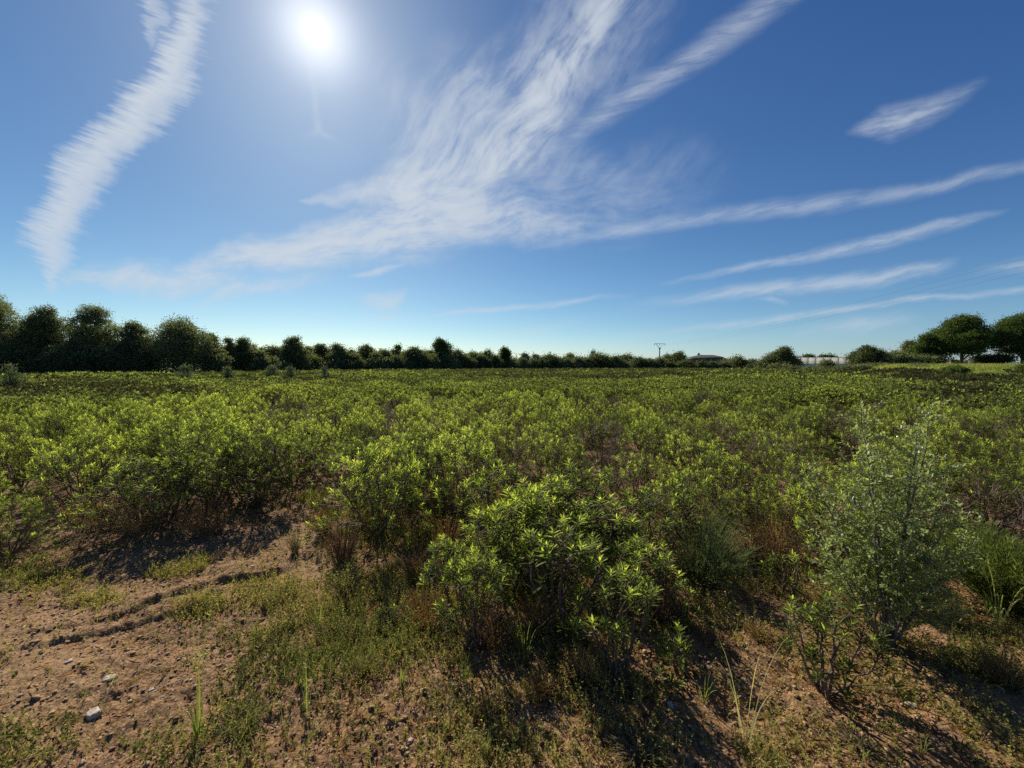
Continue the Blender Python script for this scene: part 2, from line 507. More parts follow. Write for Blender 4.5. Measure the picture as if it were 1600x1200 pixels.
M_CIST = leaf_mat('shrub_leaf', [(0.0, (0.075, 0.060, 0.026)), (0.25, (0.050, 0.060, 0.018)), (0.52, (0.108, 0.130, 0.038)), (0.8, (0.270, 0.320, 0.072)), (1.0, (0.46, 0.48, 0.11))],
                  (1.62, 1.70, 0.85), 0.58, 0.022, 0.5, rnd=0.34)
M_FIELD = leaf_mat('field_leaf', [(0.0, (0.070, 0.055, 0.038)), (0.25, (0.040, 0.046, 0.022)), (0.6, (0.090, 0.101, 0.040)), (0.85, (0.180, 0.205, 0.062)), (1.0, (0.34, 0.36, 0.08))],
                   (1.4, 1.5, 0.9), 0.42, 0.0, 0.5, rnd=0.0)
M_OLIVE = leaf_mat('wild_olive_leaf', [(0.0, (0.080, 0.100, 0.040)), (0.5, (0.215, 0.265, 0.075)), (1.0, (0.50, 0.55, 0.24))],
                   (1.5, 1.5, 0.75), 0.48, 0.06, 0.45, rnd=0.0)
M_BROOM = leaf_mat('broom_leaf', [(0.0, (0.07, 0.08, 0.04)), (1.0, (0.23, 0.26, 0.115))], (1.3, 1.5, 0.8), 0.40, 0.0, 0.4, rnd=0.0)
M_DRY = leaf_mat('dry_leaf', [(0.0, (0.085, 0.045, 0.022)), (0.5, (0.24, 0.13, 0.035)), (0.8, (0.34, 0.24, 0.06)), (1.0, (0.45, 0.36, 0.16))], (1.4, 1.2, 0.8), 0.4, 0.0, 0.5, rnd=0.15)
M_WEED = leaf_mat('weed_leaf', [(0.0, (0.06, 0.065, 0.03)), (0.5, (0.15, 0.158, 0.050)), (0.8, (0.24, 0.25, 0.075)), (1.0, (0.40, 0.29, 0.12))], (1.5, 1.6, 0.8), 0.45, 0.0, 0.5, rnd=0.0)
M_GRASS = leaf_mat('grass_blade', [(0.0, (0.075, 0.095, 0.030)), (0.5, (0.17, 0.20, 0.055)), (0.8, (0.32, 0.31, 0.10)), (1.0, (0.50, 0.43, 0.24))], (1.4, 1.5, 0.8), 0.45, 0.0, 0.4, rnd=0.0)
M_TREE = leaf_mat('tree_leaf', [(0.0, (0.055, 0.066, 0.032)), (0.5, (0.135, 0.155, 0.078)), (1.0, (0.27, 0.28, 0.14))], (1.25, 1.3, 0.8), 0.42, 0.0, 0.5, rnd=0.3)
M_PINE = leaf_mat('pine_needle', [(0.0, (0.038, 0.056, 0.022)), (0.5, (0.085, 0.115, 0.040)), (1.0, (0.16, 0.19, 0.06))], (1.2, 1.3, 0.7), 0.40, 0.0, 0.5, rnd=0.15)
M_SILV = leaf_mat('silvery_leaf', [(0.0, (0.05, 0.062, 0.032)), (0.5, (0.12, 0.140, 0.072)), (1.0, (0.22, 0.24, 0.13))], (1.1, 1.2, 0.8), 0.3, 0.0, 0.5, rnd=0.3)
M_STEM = simple_mat('shrub_stem', (0.055, 0.034, 0.025), (0.20, 0.135, 0.095), 60, 0.8)
M_BARK = simple_mat('grey_bark', (0.07, 0.055, 0.045), (0.20, 0.17, 0.14), 25, 0.85, 0.4)
M_PALEB = simple_mat('pale_olive_bark', (0.13, 0.12, 0.10), (0.36, 0.34, 0.29), 40, 0.75)
M_STONE = simple_mat('limestone', (0.26, 0.19, 0.14), (0.58, 0.50, 0.41), 60, 0.9, 0.6)
M_GRAV = simple_mat('gravel', (0.12, 0.062, 0.030), (0.42, 0.28, 0.15), 18, 0.9, 0.4)
M_TWIG = simple_mat('dry_litter', (0.12, 0.065, 0.04), (0.42, 0.28, 0.17), 30, 0.8)

def ground_material():
    m = bpy.data.materials.new('soil'); m.use_nodes = True
    t = m.node_tree; q = G(t); b = t.nodes['Principled BSDF']
    tc = t.nodes.new('ShaderNodeTexCoord'); P = tc.outputs['Object']
    n1 = q.noise(P, 0.9, 4, 0.6, '3D')['Fac']
    n2 = q.noise(P, 9.0, 5, 0.65, '3D')['Fac']
    n3 = q.noise(P, 70.0, 4, 0.7, '3D')['Fac']
    c = q.mix(q.ss(n2, 0.32, 0.68), (0.082, 0.039, 0.018, 1), (0.225, 0.116, 0.052, 1))
    c = q.mix(q.m('MULTIPLY', q.ss(n1, 0.45, 0.7), 0.55), c, (0.31, 0.19, 0.09, 1))
    c = q.mix(q.ss(n3, 0.40, 0.72, 0.0, 0.75), c, (0.42, 0.28, 0.15, 1))
    c = q.mix(q.ss(n3, 0.48, 0.26, 0.0, 0.75), c, (0.060, 0.030, 0.020, 1))
    vo = t.nodes.new('ShaderNodeTexVoronoi'); vo.inputs['Scale'].default_value = 55.0
    t.links.new(P, vo.inputs['Vector'])
    peb = q.ss(vo.outputs['Distance'], 0.34, 0.2)
    hs = q.sep(vo.outputs['Color'])
    pk = q.m('MULTIPLY', peb, q.ss(hs[0], 0.72, 0.8))
    c = q.mix(q.m('MULTIPLY', pk, 0.8), c, (0.46, 0.34, 0.25, 1))
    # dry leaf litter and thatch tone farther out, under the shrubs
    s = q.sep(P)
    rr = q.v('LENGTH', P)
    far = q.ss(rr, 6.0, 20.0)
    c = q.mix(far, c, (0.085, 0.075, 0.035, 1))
    mead = q.m('MULTIPLY', q.ss(rr, 50, 60), 1.0)
    n4 = q.noise(P, 0.25, 4, 0.6, '3D')['Fac']
    mc = q.mix(q.ss(n4, 0.35, 0.65), (0.15, 0.19, 0.06, 1), (0.30, 0.28, 0.10, 1))
    c = q.mix(mead, c, mc)
    t.links.new(c, b.inputs['Base Color']); b.inputs['Roughness'].default_value = 0.95
    b.inputs['Specular IOR Level'].default_value = 0.15
    hh = q.m('ADD', q.m('MULTIPLY', n3, 0.7), q.m('ADD', q.m('MULTIPLY', n2, 1.6), q.m('MULTIPLY', pk, 0.5)))
    bp = t.nodes.new('ShaderNodeBump'); bp.inputs['Strength'].default_value = 0.9; bp.inputs['Distance'].default_value = 0.012
    t.links.new(hh, bp.inputs['Height']); t.links.new(bp.outputs[0], b.inputs['Normal'])
    return m
M_SOIL = ground_material()

# ------------------------------------------------------------------- ground
def build_ground():
    th = np.concatenate([np.arange(-62, 62.01, 0.17), np.arange(66, 296, 4.0)]) * math.pi / 180
    r = [0.25, 0.5, 0.8, 1.0]
    x = 1.15
    while x < 11: r.append(x); x *= 1.0052
    while x < 9000: r.append(x); x *= 1.055
    r = np.array(r)
    A, B = np.meshgrid(th, r)
    X = B * np.sin(A); Y = B * np.cos(A)
    Z = terrain_detail(X, Y)
    nr, na = X.shape
    V = np.stack([X, Y, Z], -1).reshape(-1, 3)
    V = np.concatenate([V, [[0, 0, 0.0]]])
    i = np.arange(nr - 1)[:, None] * na; j = np.arange(na)[None, :]; j2 = (j + 1) % na
    f = np.stack([i + j, i + na + j, i + na + j2, i + j2], -1).reshape(-1, 4)
    jj = np.arange(na)
    tri = np.stack([np.full(na, nr * na), jj, (jj + 1) % na], -1)
    me = make_mesh('ground', V, [f[:, ::-1], tri[:, ::-1]], M_SOIL, smooth=True)
    o = link('ground', me); o['kind'] = 'structure'
build_ground()

# ------------------------------------------------- narrow-leaved scrub shrub
def rosettes(mb, P, D, rng, L, nleaf, leaf=LEAF6, t0=0.6, spread=(0.35, 1.15), tl=0.06):
    """clusters of upward-pointing leaves at twig ends P with axis D"""
    n = len(P)
    idx = np.repeat(np.arange(n), nleaf)
    k = np.tile(np.arange(nleaf), n)
    az = k * 2.39996 + rng.uniform(0, 6.28, n)[idx]
    f = (k + 0.5) / nleaf                     # 0 = innermost/top, 1 = outer/lower
    tilt = spread[0] + (spread[1] - spread[0]) * f + rng.normal(0, 0.15, len(k))
    X, Y, Z = frames(D)
    d = np.cos(tilt)[:, None] * Y[idx] + np.sin(tilt)[:, None] * (np.cos(az)[:, None] * X[idx] + np.sin(az)[:, None] * Z[idx])
    p = P[idx] - Y[idx] * (tl * f)[:, None]
    x2, y2, z2 = frames(d)
    # leaf face turned toward the axis
    inw = norm(np.cross(y2, np.cross(Y[idx], y2) + 1e-6))
    z2 = norm(inw); x2 = np.cross(y2, z2)
    s_ = L * rng.uniform(0.7, 1.15, len(k)) * (0.72 + 0.38 * f)
    ti = t0[idx] if isinstance(t0, np.ndarray) else t0
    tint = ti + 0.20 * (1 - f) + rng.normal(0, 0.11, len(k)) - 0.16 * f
    scatter(mb, leaf[0], leaf[1], p, x2, y2, z2, s_, tint)

def make_shrub(seed, Rr=0.5, Hh=0.9, nstem=11, ntip=120, low=0.45, L=0.052, nleaf=13, under=0.5, lean=(0, 0), leaf=LEAF6, tshift=0.0):
    rng = np.random.default_rng(seed)
    fo = MB(); st = MB()
    # primary stems
    az = np.arange(nstem) * 2.399 + rng.uniform(0, 1, nstem)
    rad = Rr * np.sqrt((np.arange(nstem) + 0.4) / nstem) * rng.uniform(0.75, 1.1, nstem)
    prim = []
    for a, r_ in zip(az, rad):
        hz = Hh * (0.62 + 0.18 * rng.random()) * (1 - 0.28 * (r_ / Rr) ** 2)
        e = np.array([r_ * math.cos(a) * 0.85 + lean[0] * 0.7, r_ * math.sin(a) * 0.85 + lean[1] * 0.7, hz])
        b0 = np.array([math.cos(a), math.sin(a), 0]) * rng.uniform(0.005, 0.05)
        mid = np.array([e[0] * 0.55, e[1] * 0.55, hz * 0.40]) + rng.normal(0, 0.025, 3)
        p = bez(b0 - [0, 0, 0.03], mid, e, 8); p[1:-1] += rng.normal(0, 0.008, (6, 3))
        prim.append(p)
        tube(st, p, np.linspace(0.0085, 0.0035, 8) * rng.uniform(0.8, 1.25), 5)
    # tips over the crown
    u = rng.random(ntip); a = rng.uniform(0, 2 * math.pi, ntip)
    lobes = 1 + 0.22 * np.sin(a * 3 + rng.uniform(0, 6)) + 0.14 * np.sin(a * 5 + rng.uniform(0, 6))
    r_ = Rr * np.sqrt(u) * lobes
    bump = 0.12 * np.sin(r_ / Rr * 7 + a * 2 + seed)
    z = Hh * (1.0 - 0.42 * (r_ / Rr) ** 2.2 + bump * 0.6) * (1 - (1 - low) * rng.random(ntip) ** 2.2 * 0.75)
    T = np.stack([r_ * np.cos(a) + lean[0], r_ * np.sin(a) + lean[1], z], -1)
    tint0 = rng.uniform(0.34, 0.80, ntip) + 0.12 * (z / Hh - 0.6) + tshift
    D = np.zeros((ntip, 3))
    for i in range(ntip):
        best = None; bd = 1e9
        for p in prim:
            q = p[3:]
            dd = np.linalg.norm(q - T[i], axis=1) + np.maximum(q[:, 2] - T[i, 2] + 0.05, 0) * 3
            k = dd.argmin()
            if dd[k] < bd: bd = dd[k]; best = q[k]
        mid = (best + T[i]) / 2 + np.array([0, 0, -0.03]) + rng.normal(0, 0.012, 3)
        pp = bez(best, mid, T[i], 4)
        tube(st, pp, [0.0034, 0.0028, 0.0022, 0.0016], 3)
        D[i] = (T[i] - mid) + np.array([0, 0, 0.10])
        if rng.random() < under:
            # a few older leaves along the twig
            pass
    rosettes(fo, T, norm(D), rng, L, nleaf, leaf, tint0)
    # older, darker leaves lower on the twigs, tint dropped further as painted crown shade
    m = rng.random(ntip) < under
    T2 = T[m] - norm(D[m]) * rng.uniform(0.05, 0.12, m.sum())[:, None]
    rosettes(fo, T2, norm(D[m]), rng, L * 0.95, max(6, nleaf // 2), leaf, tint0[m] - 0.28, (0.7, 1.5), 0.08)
    return fo, st

PROTO = {}
def proto(key, **kw):
    fo, st = make_shrub(**kw)
    PROTO[key] = (fo.mesh('shrub_foliage', M_CIST), st.mesh('shrub_stems', M_STEM), 2 * kw.get('Rr', 0.5), kw.get('Hh', 0.9))
for i in range(4): proto(('dense', i), seed=100 + i, ntip=235, low=0.1, nstem=13, L=0.060, under=0.7)
for i in range(3): proto(('leggy', i), seed=120 + i, ntip=125, low=0.45, nstem=14, under=0.5, Rr=0.46, L=0.060)
for i in range(3): proto(('loose', i), seed=140 + i, ntip=160, low=0.2, nstem=11, Rr=0.52, under=0.7, L=0.062)
for i in range(3): proto(('full', i), seed=170 + i, ntip=66, low=0.25, nstem=8, Rr=0.27, Hh=0.75, under=0.75, L=0.062, nleaf=14)
for i in range(3): proto(('tufted', i), seed=180 + i, ntip=50, low=0.55, nstem=10, Rr=0.24, Hh=0.75, under=0.5, L=0.064, nleaf=15)
for i in range(2): proto(('twiggy', i), seed=190 + i, ntip=210, low=0.3, nstem=16, Rr=0.48, L=0.030, nleaf=6, under=0.2, tshift=-0.55)
proto(('small', 0), seed=160, ntip=14, low=0.5, nstem=5, Rr=0.13, Hh=0.3, L=0.052, nleaf=15)
proto(('small', 1), seed=161, ntip=6, low=0.6, nstem=3, Rr=0.08, Hh=0.3, L=0.060, nleaf=16)
proto(('small', 2), seed=162, ntip=22, low=0.4, nstem=7, Rr=0.16, Hh=0.4, L=0.055, nleaf=14)

def place_shrub(kind, i, x, y, h, w, rz, label, group=None):
    fo, st, bw, bh = PROTO[(kind, i)]
    sc = (w / bw, w / bw, h / bh)
    t = thing('shrub', label, 'shrub', (x, y, float(terrain(x, y))), rz, group, sc)
    link('foliage', fo, t); link('stems', st, t)
    return t

occupied = []
def hero(kind, i, px, py, top, wpx, rz, label, group='leafy shrubs at the front of the field'):
    x, y = ground_pt(px, py, 0.0)
    d = math.hypot(y, 0)
    h = top_z(px, top, y + 0.12) - float(terrain(x, y))
    w = wpx / F * y
    occupied.append((x, y, w * 0.42))
    return place_shrub(kind, i, x, y, h, w, rz, label, group)

HERO = [
 ('dense', 0, 8, 872, 768, 120, 0.3, 'rounded shrub cut by the left edge of the picture beside the bare soil'),
 ('dense', 1, 255, 822, 708, 190, 1.2, 'broad low shrub with yellowed lower twigs behind the bare soil patch'),
 ('loose', 0, 330, 800, 665, 170, 2.2, 'tall open shrub just behind the broad low one left of centre'),
 ('dense', 2, 400, 795, 672, 150, 0.9, 'dark-based shrub at the corner where bare soil meets the scrub'),
 ('loose', 1, 458, 768, 668, 130, 2.9, 'shrub left of the free-standing round shrub, at the soil edge'),
 ('dense', 3, 592, 836, 690, 165, 0.1, 'free-standing round shrub with dark stem base in the middle of the clearing'),
 ('tufted', 0, 742, 1012, 850, 120, 0.6, 'leggy shrub with long bare stems spreading upward near the weeds'),
 ('full', 0, 792, 930, 768, 150, 1.9, 'bright shrub above brown dry weeds in the centre foreground'),
 ('tufted', 2, 712, 938, 815, 100, 1.7, 'thin shrub with yellowish leaves at the left of the centre clump'),
 ('tufted', 0, 880, 985, 800, 180, 2.4, 'foreground shrub with the brightest leaf tufts over a dark base'),
 ('tufted', 1, 965, 1058, 855, 150, 0.2, 'bare-legged shrub nearest the viewer with a few leaf tufts'),
 ('full', 2, 850, 870, 735, 150, 4.0, 'dense shrub in the centre mass behind the brightest tufted shrub'),
 ('full', 0, 940, 900, 765, 170, 5.1, 'dense shrub directly left of the grey-green wispy broom'),
 ('full', 1, 775, 845, 715, 130, 3.3, 'shrub right of the gap of reddish dry weeds'),
 ('full', 2, 822, 912, 748, 150, 3.9, 'shrub filling the gap above the brown weeds, left-centre of the clump'),
 ('tufted', 1, 1015, 965, 835, 120, 2.8, 'short shrub between bare-legged shrub and the wispy broom'),
 ('full', 0, 1025, 880, 750, 140, 1.4, 'leafy shrub behind the left flank of the wispy broom'),
 ('full', 1, 900, 850, 715, 150, 0.7, 'leafy shrub joining the centre clump to the field behind'),
 ('dense', 3, 1130, 800, 706, 130, 1.1, 'upright shrub rising behind the grey-green wispy broom'),
 ('loose', 1, 1180, 845, 745, 110, 0.4, 'shrub above the rust-coloured dry patch right of centre'),
 ('small', 0, 1228, 925, 845, 66, 0.8, 'small leafy shrub alone at the left foot of the wild olive'),
 ('tufted', 2, 1292, 1085, 905, 150, 4.6, 'low shrub with a twisted bare branch in front of the wild olive'),
 ('small', 2, 1365, 985, 872, 90, 2.0, 'small bright shrub tangled in the base of the wild olive'),
 ('small', 0, 612, 976, 925, 50, 1.3, 'small bright seedling shrub standing alone in green weeds'),
 ('small', 1, 1062, 1045, 950, 56, 0.5, 'single tuft of long leaves on a thin stem in brown soil'),
 ('small', 1, 272, 800, 762, 26, 0.0, 'tiny pale seedling at the foot of the scrub left of the soil'),
 ('small', 2, 66, 884, 852, 20, 0.0, 'tiny dark seedling casting a long shadow on the bare soil'),
]
for h_ in HERO: hero(*h_)

# areas without scrub, in ground coordinates
CLEAR = [ground_pt(*p) for p in [(-700, 1000), (-300, 900), (0, 880), (55, 800), (175, 806), (270, 835), (400, 812), (478, 775), (500, 742), (522, 800), (560, 850), (640, 858), (668, 800),
         (660, 720), (690, 712), (720, 800), (706, 880), (700, 990), (760, 1050), (900, 1060), (1000, 1085), (1050, 985), (1110, 930), (1150, 880), (1205, 870),
         (1215, 800), (1250, 800), (1250, 930), (1270, 1090), (1350, 1090), (1420, 1020), (1500, 960), (1700, 960), (2600, 1010)]] + [(6.0, -8.0), (-6.0, -8.0)]
RESERVED = [(*ground_pt(1385, 1010), 0.62), (*ground_pt(1090, 905), 0.42), (*ground_pt(1570, 930), 0.55), (*ground_pt(1500, 900), 0.35)]

LAND = [(45, 'the tree at the left edge'), (130, 'the see-through dark tree'), (225, 'the gap before the domed tree'), (330, 'the broad domed dark tree'),
        (430, 'the small trees beside the domed tree'), (500, 'the spiky tall tree'), (600, 'the rounded trees past the spiky tree'), (660, 'the thin cypresses'), (740, 'the tall round pine'),
        (840, 'the lone dark pine'), (960, 'the low silvery bushes'), (1080, 'the power pole'), (1180, 'the dark barn roof'), (1260, 'the lone broad tree'), (1345, 'the pale greenhouse'),
        (1440, 'the green thicket'), (1540, 'the great pine'), (9999, 'the right-hand pine')]
def shrub_labels(items):
    """items: (x, y, h, kind) -> labels, told apart by look, rank and what stands behind"""
    hs = np.array([q[2] for q in items]); lo, hi = np.quantile(hs, [0.33, 0.67])
    base = []
    for x, y, h, kind in items:
        px, _ = to_px(x, y, 0.6); r = math.hypot(x, y)
        rank = 'nearest' if r < 3.9 else 'second' if r < 5.2 else 'third' if r < 6.8 else 'fourth' if r < 8.6 else 'rearmost'
        look = {'dense': 'dense', 'loose': 'open', 'leggy': 'bare-legged', 'twiggy': 'brown twiggy'}[kind]
        size = 'low' if h < lo else 'tall' if h > hi else 'middling'
        mark = next(m for lim, m in LAND if px < lim)
        base.append('%s %s shrub, %s rank, below %s' % (size, look, rank, mark))
    out = list(base)
    for b in set(base):
        k = sorted([i for i, q in enumerate(base) if q == b], key=lambda i: items[i][0] / items[i][1])
        if len(k) > 1:
            for n, i in enumerate(k):
                out[i] = (['leftmost ', 'second ', 'third ', 'fourth ', 'fifth ', 'sixth '][min(n, 5)] if n < len(k) - 1 else 'rightmost ') + b
    return out

def fill_shrubs(total):
    rng = np.random.default_rng(77)
    pts = []
    cand = []
    for _ in range(30000):
        a = rng.uniform(-58, 58) * math.pi / 180
        r = math.sqrt(rng.uniform(1.5 ** 2, 15.5 ** 2))
        cand.append((r * math.sin(a), r * math.cos(a)))
    cand = np.array(cand)
    ok = ~inside(cand[:, 0], cand[:, 1], CLEAR)
    cand = cand[ok]
    acc = []
    for x, y in cand:
        px, py = to_px(x, y, 0.5)
        if px < -90 or px > 1690: continue
        if any((x - a) ** 2 + (y - b) ** 2 < (c + 0.28) ** 2 for a, b, c in occupied + RESERVED): continue
        if any((x - a) ** 2 + (y - b) ** 2 < 0.66 ** 2 for a, b, _ in acc): continue
        acc.append((x, y, 0))
    acc = np.array(acc)
    acc = acc[np.argsort(np.hypot(acc[:, 0], acc[:, 1]))][:total]
    rmax = np.hypot(acc[-1, 0], acc[-1, 1])
    rows = []
    for x, y, _ in acc:
        kind, i = [('dense', rng.integers(4)), ('loose', rng.integers(3)), ('dense', rng.integers(4)), ('leggy', rng.integers(3)), ('twiggy', rng.integers(2)) if rng.random() < 0.75 else ('loose', 1)][rng.integers(5)]
        n = fbm(np.array([x * 0.5]), np.array([y * 0.5]), 5, 2)[0]
        h = 0.56 + 0.42 * n + rng.uniform(-0.08, 0.10)
        w = rng.uniform(0.72, 1.12)
        rows.append((kind, int(i), float(x), float(y), float(h), float(w), rng.uniform(0, 6.28)))
    labs = shrub_labels([(q[2], q[3], q[4], q[0]) for q in rows])
    for q, lb in zip(rows, labs):
        place_shrub(*q, lb, 'narrow-leaved shrubs covering the field')
    return rmax
RMAX = fill_shrubs(268)
print('RMAX', RMAX)

# the rest of the scrub, out to the trees: nobody could count it
def far_edge(u):
    """forward distance where the field ends, by photo column"""
    px = 800 + u * F
    return np.interp(px, [-200, 250, 400, 520, 700, 900, 1150, 1300, 1400, 1500, 1800], [46, 48, 55, 68, 90, 100, 96, 54, 43, 37, 35])

def build_far_scrub():
    rng = np.random.default_rng(5)
    mb = MB()
    r = RMAX - 0.3
    Ps = []; Ss = []
    while r < 125:
        sp = max(0.085, r * 0.0058)
        na = int(2.15 * r / sp)
        a = (np.arange(na) + rng.uniform(-0.5, 0.5, na)) / na * 2.15 - 1.075
        rr = r + rng.uniform(-0.5, 0.5, na) * sp * 1.2
        Ps.append(np.stack([rr * np.sin(a), rr * np.cos(a)], -1)); Ss.append(np.full(na, sp))
        r += sp * 0.85
    P = np.concatenate(Ps); S = np.concatenate(Ss)
    u = P[:, 0] / P[:, 1]
    k = P[:, 1] < far_edge(u) + (fbm(P[:, 0] * .3, P[:, 1] * .3, 9, 2) - .5) * 8
    P = P[k]; S = S[k]
    x, y = P.T
    r = np.hypot(x, y)
    big = fbm(x * 0.10, y * 0.10, 71, 3)
    mid = fbm(x * 0.55, y * 0.55, 73, 2)
    sm = vnoise(x * 1.7, y * 1.7, 75)
    h = 0.42 + 0.34 * mid + 0.36 * sm + 0.18 * (big - .5)
    h = h * (1 - 0.4 * sstep(0.8, 1.05, x / y) * sstep(22, 36, r))
    sink = rng.random(len(x)) ** 2 * 0.30
    z = terrain(x, y) + h - sink * (0.6 + sm)
    patch = fbm(x * 0.16, y * 0.16, 81, 3)
    tint = 0.74 - 0.17 * sstep(16, 60, r) + 0.55 * (mid - 0.5) + 0.30 * (big - .5) + 0.30 * (sm - .5) + rng.normal(0, 0.10, len(x))
    # greyish-brown stretches of dead scrub
    dead = (rng.random(len(x)) < 0.10 + 0.75 * sstep(0.50, 0.66, patch)) * 1.0
    tint = np.where(dead > 0.5, 0.08 + 0.1 * rng.random(len(x)), tint)
    # yellow-green flowering stretch near the far right side
    px, py = to_px(x, y, 0.8)
    yel = sstep(1080, 1150, px) * (1 - sstep(1330, 1420, px)) * sstep(592, 597, py) * (1 - sstep(612, 620, py)) * sstep(0.35, 0.6, fbm(x * 0.35, y * 0.6, 88, 3)) * (rng.random(len(x)) < 0.7)
    tint = np.where(yel > 0.3, 0.74 + 0.14 * rng.random(len(x)), tint)
    cen = sstep(620, 700, px) * (1 - sstep(1000, 1080, px)) * (1 - sstep(588, 598, py))
    tint = tint - 0.14 * cen
    P3 = np.stack([x, y, z], -1)
    n = len(x); nl = 5
    idx = np.repeat(np.arange(n), nl)
    az = rng.uniform(0, 6.28, n * nl); tl = rng.uniform(0.25, 1.25, n * nl)
    d = np.stack([np.sin(tl) * np.cos(az), np.sin(tl) * np.sin(az), np.cos(tl)], -1)
    X, Y, Z = frames(d, rng.uniform(0, 6.28, n * nl))
    L = np.repeat(S, nl) * 0.80 * rng.uniform(0.7, 1.2, n * nl)
    tt = tint[idx] + rng.normal(0, 0.09, n * nl)
    sc = np.stack([L * 0.72, L, L], -1)
    scatter(mb, DIAM[0], DIAM[1], P3[idx], X, Y, Z, sc, tt)
    # lower twigs and leaves filling beneath, tinted dark to stand for canopy shade
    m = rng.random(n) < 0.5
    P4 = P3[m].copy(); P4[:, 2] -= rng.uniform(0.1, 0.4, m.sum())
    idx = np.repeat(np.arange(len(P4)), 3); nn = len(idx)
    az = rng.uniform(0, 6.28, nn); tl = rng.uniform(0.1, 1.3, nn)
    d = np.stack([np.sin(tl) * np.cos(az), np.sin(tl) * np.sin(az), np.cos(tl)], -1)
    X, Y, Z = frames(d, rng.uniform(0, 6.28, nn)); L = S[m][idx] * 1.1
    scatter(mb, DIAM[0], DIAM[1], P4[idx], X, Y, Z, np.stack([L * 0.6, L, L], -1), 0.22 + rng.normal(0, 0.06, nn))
    o = link('scrub_cover', mb.mesh('scrub_cover', M_FIELD))
    tag(o, 'dense green scrub running from the separate shrubs back to the tree line', 'scrub', kind='stuff')
build_far_scrub()

# -------------------------------------------------------------------- trees
def lobe_crown(mb, rng, cx, cy, z0, z1, w, n, leafsz, nl=18, flat=0.8, ragged=0.12, shape='dome', depth=0.8, tintb=0.5, gap=0.0):
    """crown of many small leaf clumps gathered in uneven lobes"""
    hgt = z1 - z0
    lob = []
    for i in range(nl):
        t = (i + rng.random()) / nl
        if shape == 'dome': env = math.sqrt(max(0.05, 1 - (t * 1.0) ** 2.2)) * (0.75 + 0.25 * min(1, t * 4))
        elif shape == 'cone': env = (1 - t) * 0.9 + 0.1
        elif shape == 'pine': env = (0.55 + 0.45 * math.sin(min(1, t * 1.15) * math.pi)) * (1 - 0.35 * t)
        elif shape == 'column': env = 0.9 if t < 0.8 else 0.5
        elif shape == 'umbrella': env = 1.0 - 0.5 * t
        a = i * 2.399 + rng.uniform(-0.4, 0.4)
        rr = rng.uniform(0.30, 0.85) * env * w / 2
        rad = w * rng.uniform(0.14, 0.25) * (0.6 + 0.5 * env)
        if shape == 'column': rad = w * 0.42; rr *= 0.4
        zz = z0 + rad * 0.5 + t * max(0.0, hgt - rad * flat * 1.2 - rad * 0.4)
        lob.append((cx + rr * math.cos(a), cy + rr * math.sin(a) * depth, zz, rad))
    # make sure something reaches the very top and both sides
    lob.append((cx + rng.uniform(-.08, .08) * w, cy, z1 - w * 0.13 * flat, w * 0.15))
    lob = np.array(lob)
    wgt = lob[:, 3] ** 2; wgt /= wgt.sum()
    nclump = max(12, n // 14)
    li = rng.choice(len(lob), nclump, p=wgt)
    d = norm(rng.normal(0, 1, (nclump, 3)))
    d[:, 2] = np.where(rng.random(nclump) < 0.75, np.abs(d[:, 2]), d[:, 2])
    rr = lob[li, 3] * (1 - 0.55 * rng.random(nclump) ** 1.8) * (1 + ragged * rng.normal(0, 1, nclump))
    cp = lob[li, :3] + d * rr[:, None] * np.array([1, depth, flat])
    cp[:, 2] = np.clip(cp[:, 2], z0, z1 * 1.02 - z0 * 0.02)
    if gap > 0:
        keep = vnoise(cp[:, 0] * 1.3 + 7, cp[:, 2] * 1.3, int(cx) + 991) > gap
        cp = cp[keep]; nclump = len(cp)
    per = 14
    idx = np.repeat(np.arange(nclump), per)
    cs = leafsz * rng.uniform(0.8, 1.9, nclump)
    p = cp[idx] + rng.normal(0, 1, (len(idx), 3)) * cs[idx][:, None] * np.array([1, 1, 0.75])
    dd = norm(rng.normal(0, 1, p.shape) + np.array([0, 0, 0.5]))
    X, Y, Z = frames(dd, rng.uniform(0, 6.28, len(p)))
    L = leafsz * rng.uniform(0.7, 1.4, len(p))
    tint = tintb + rng.normal(0, 0.19, nclump)[idx] + rng.normal(0, 0.12, len(p))  # random clump tone, spread widened to paint in sunlit lumps
    scatter(mb, DIAM[0], DIAM[1], p, X, Y, Z, np.stack([L * 0.85, L, L], -1), tint)
    return lob

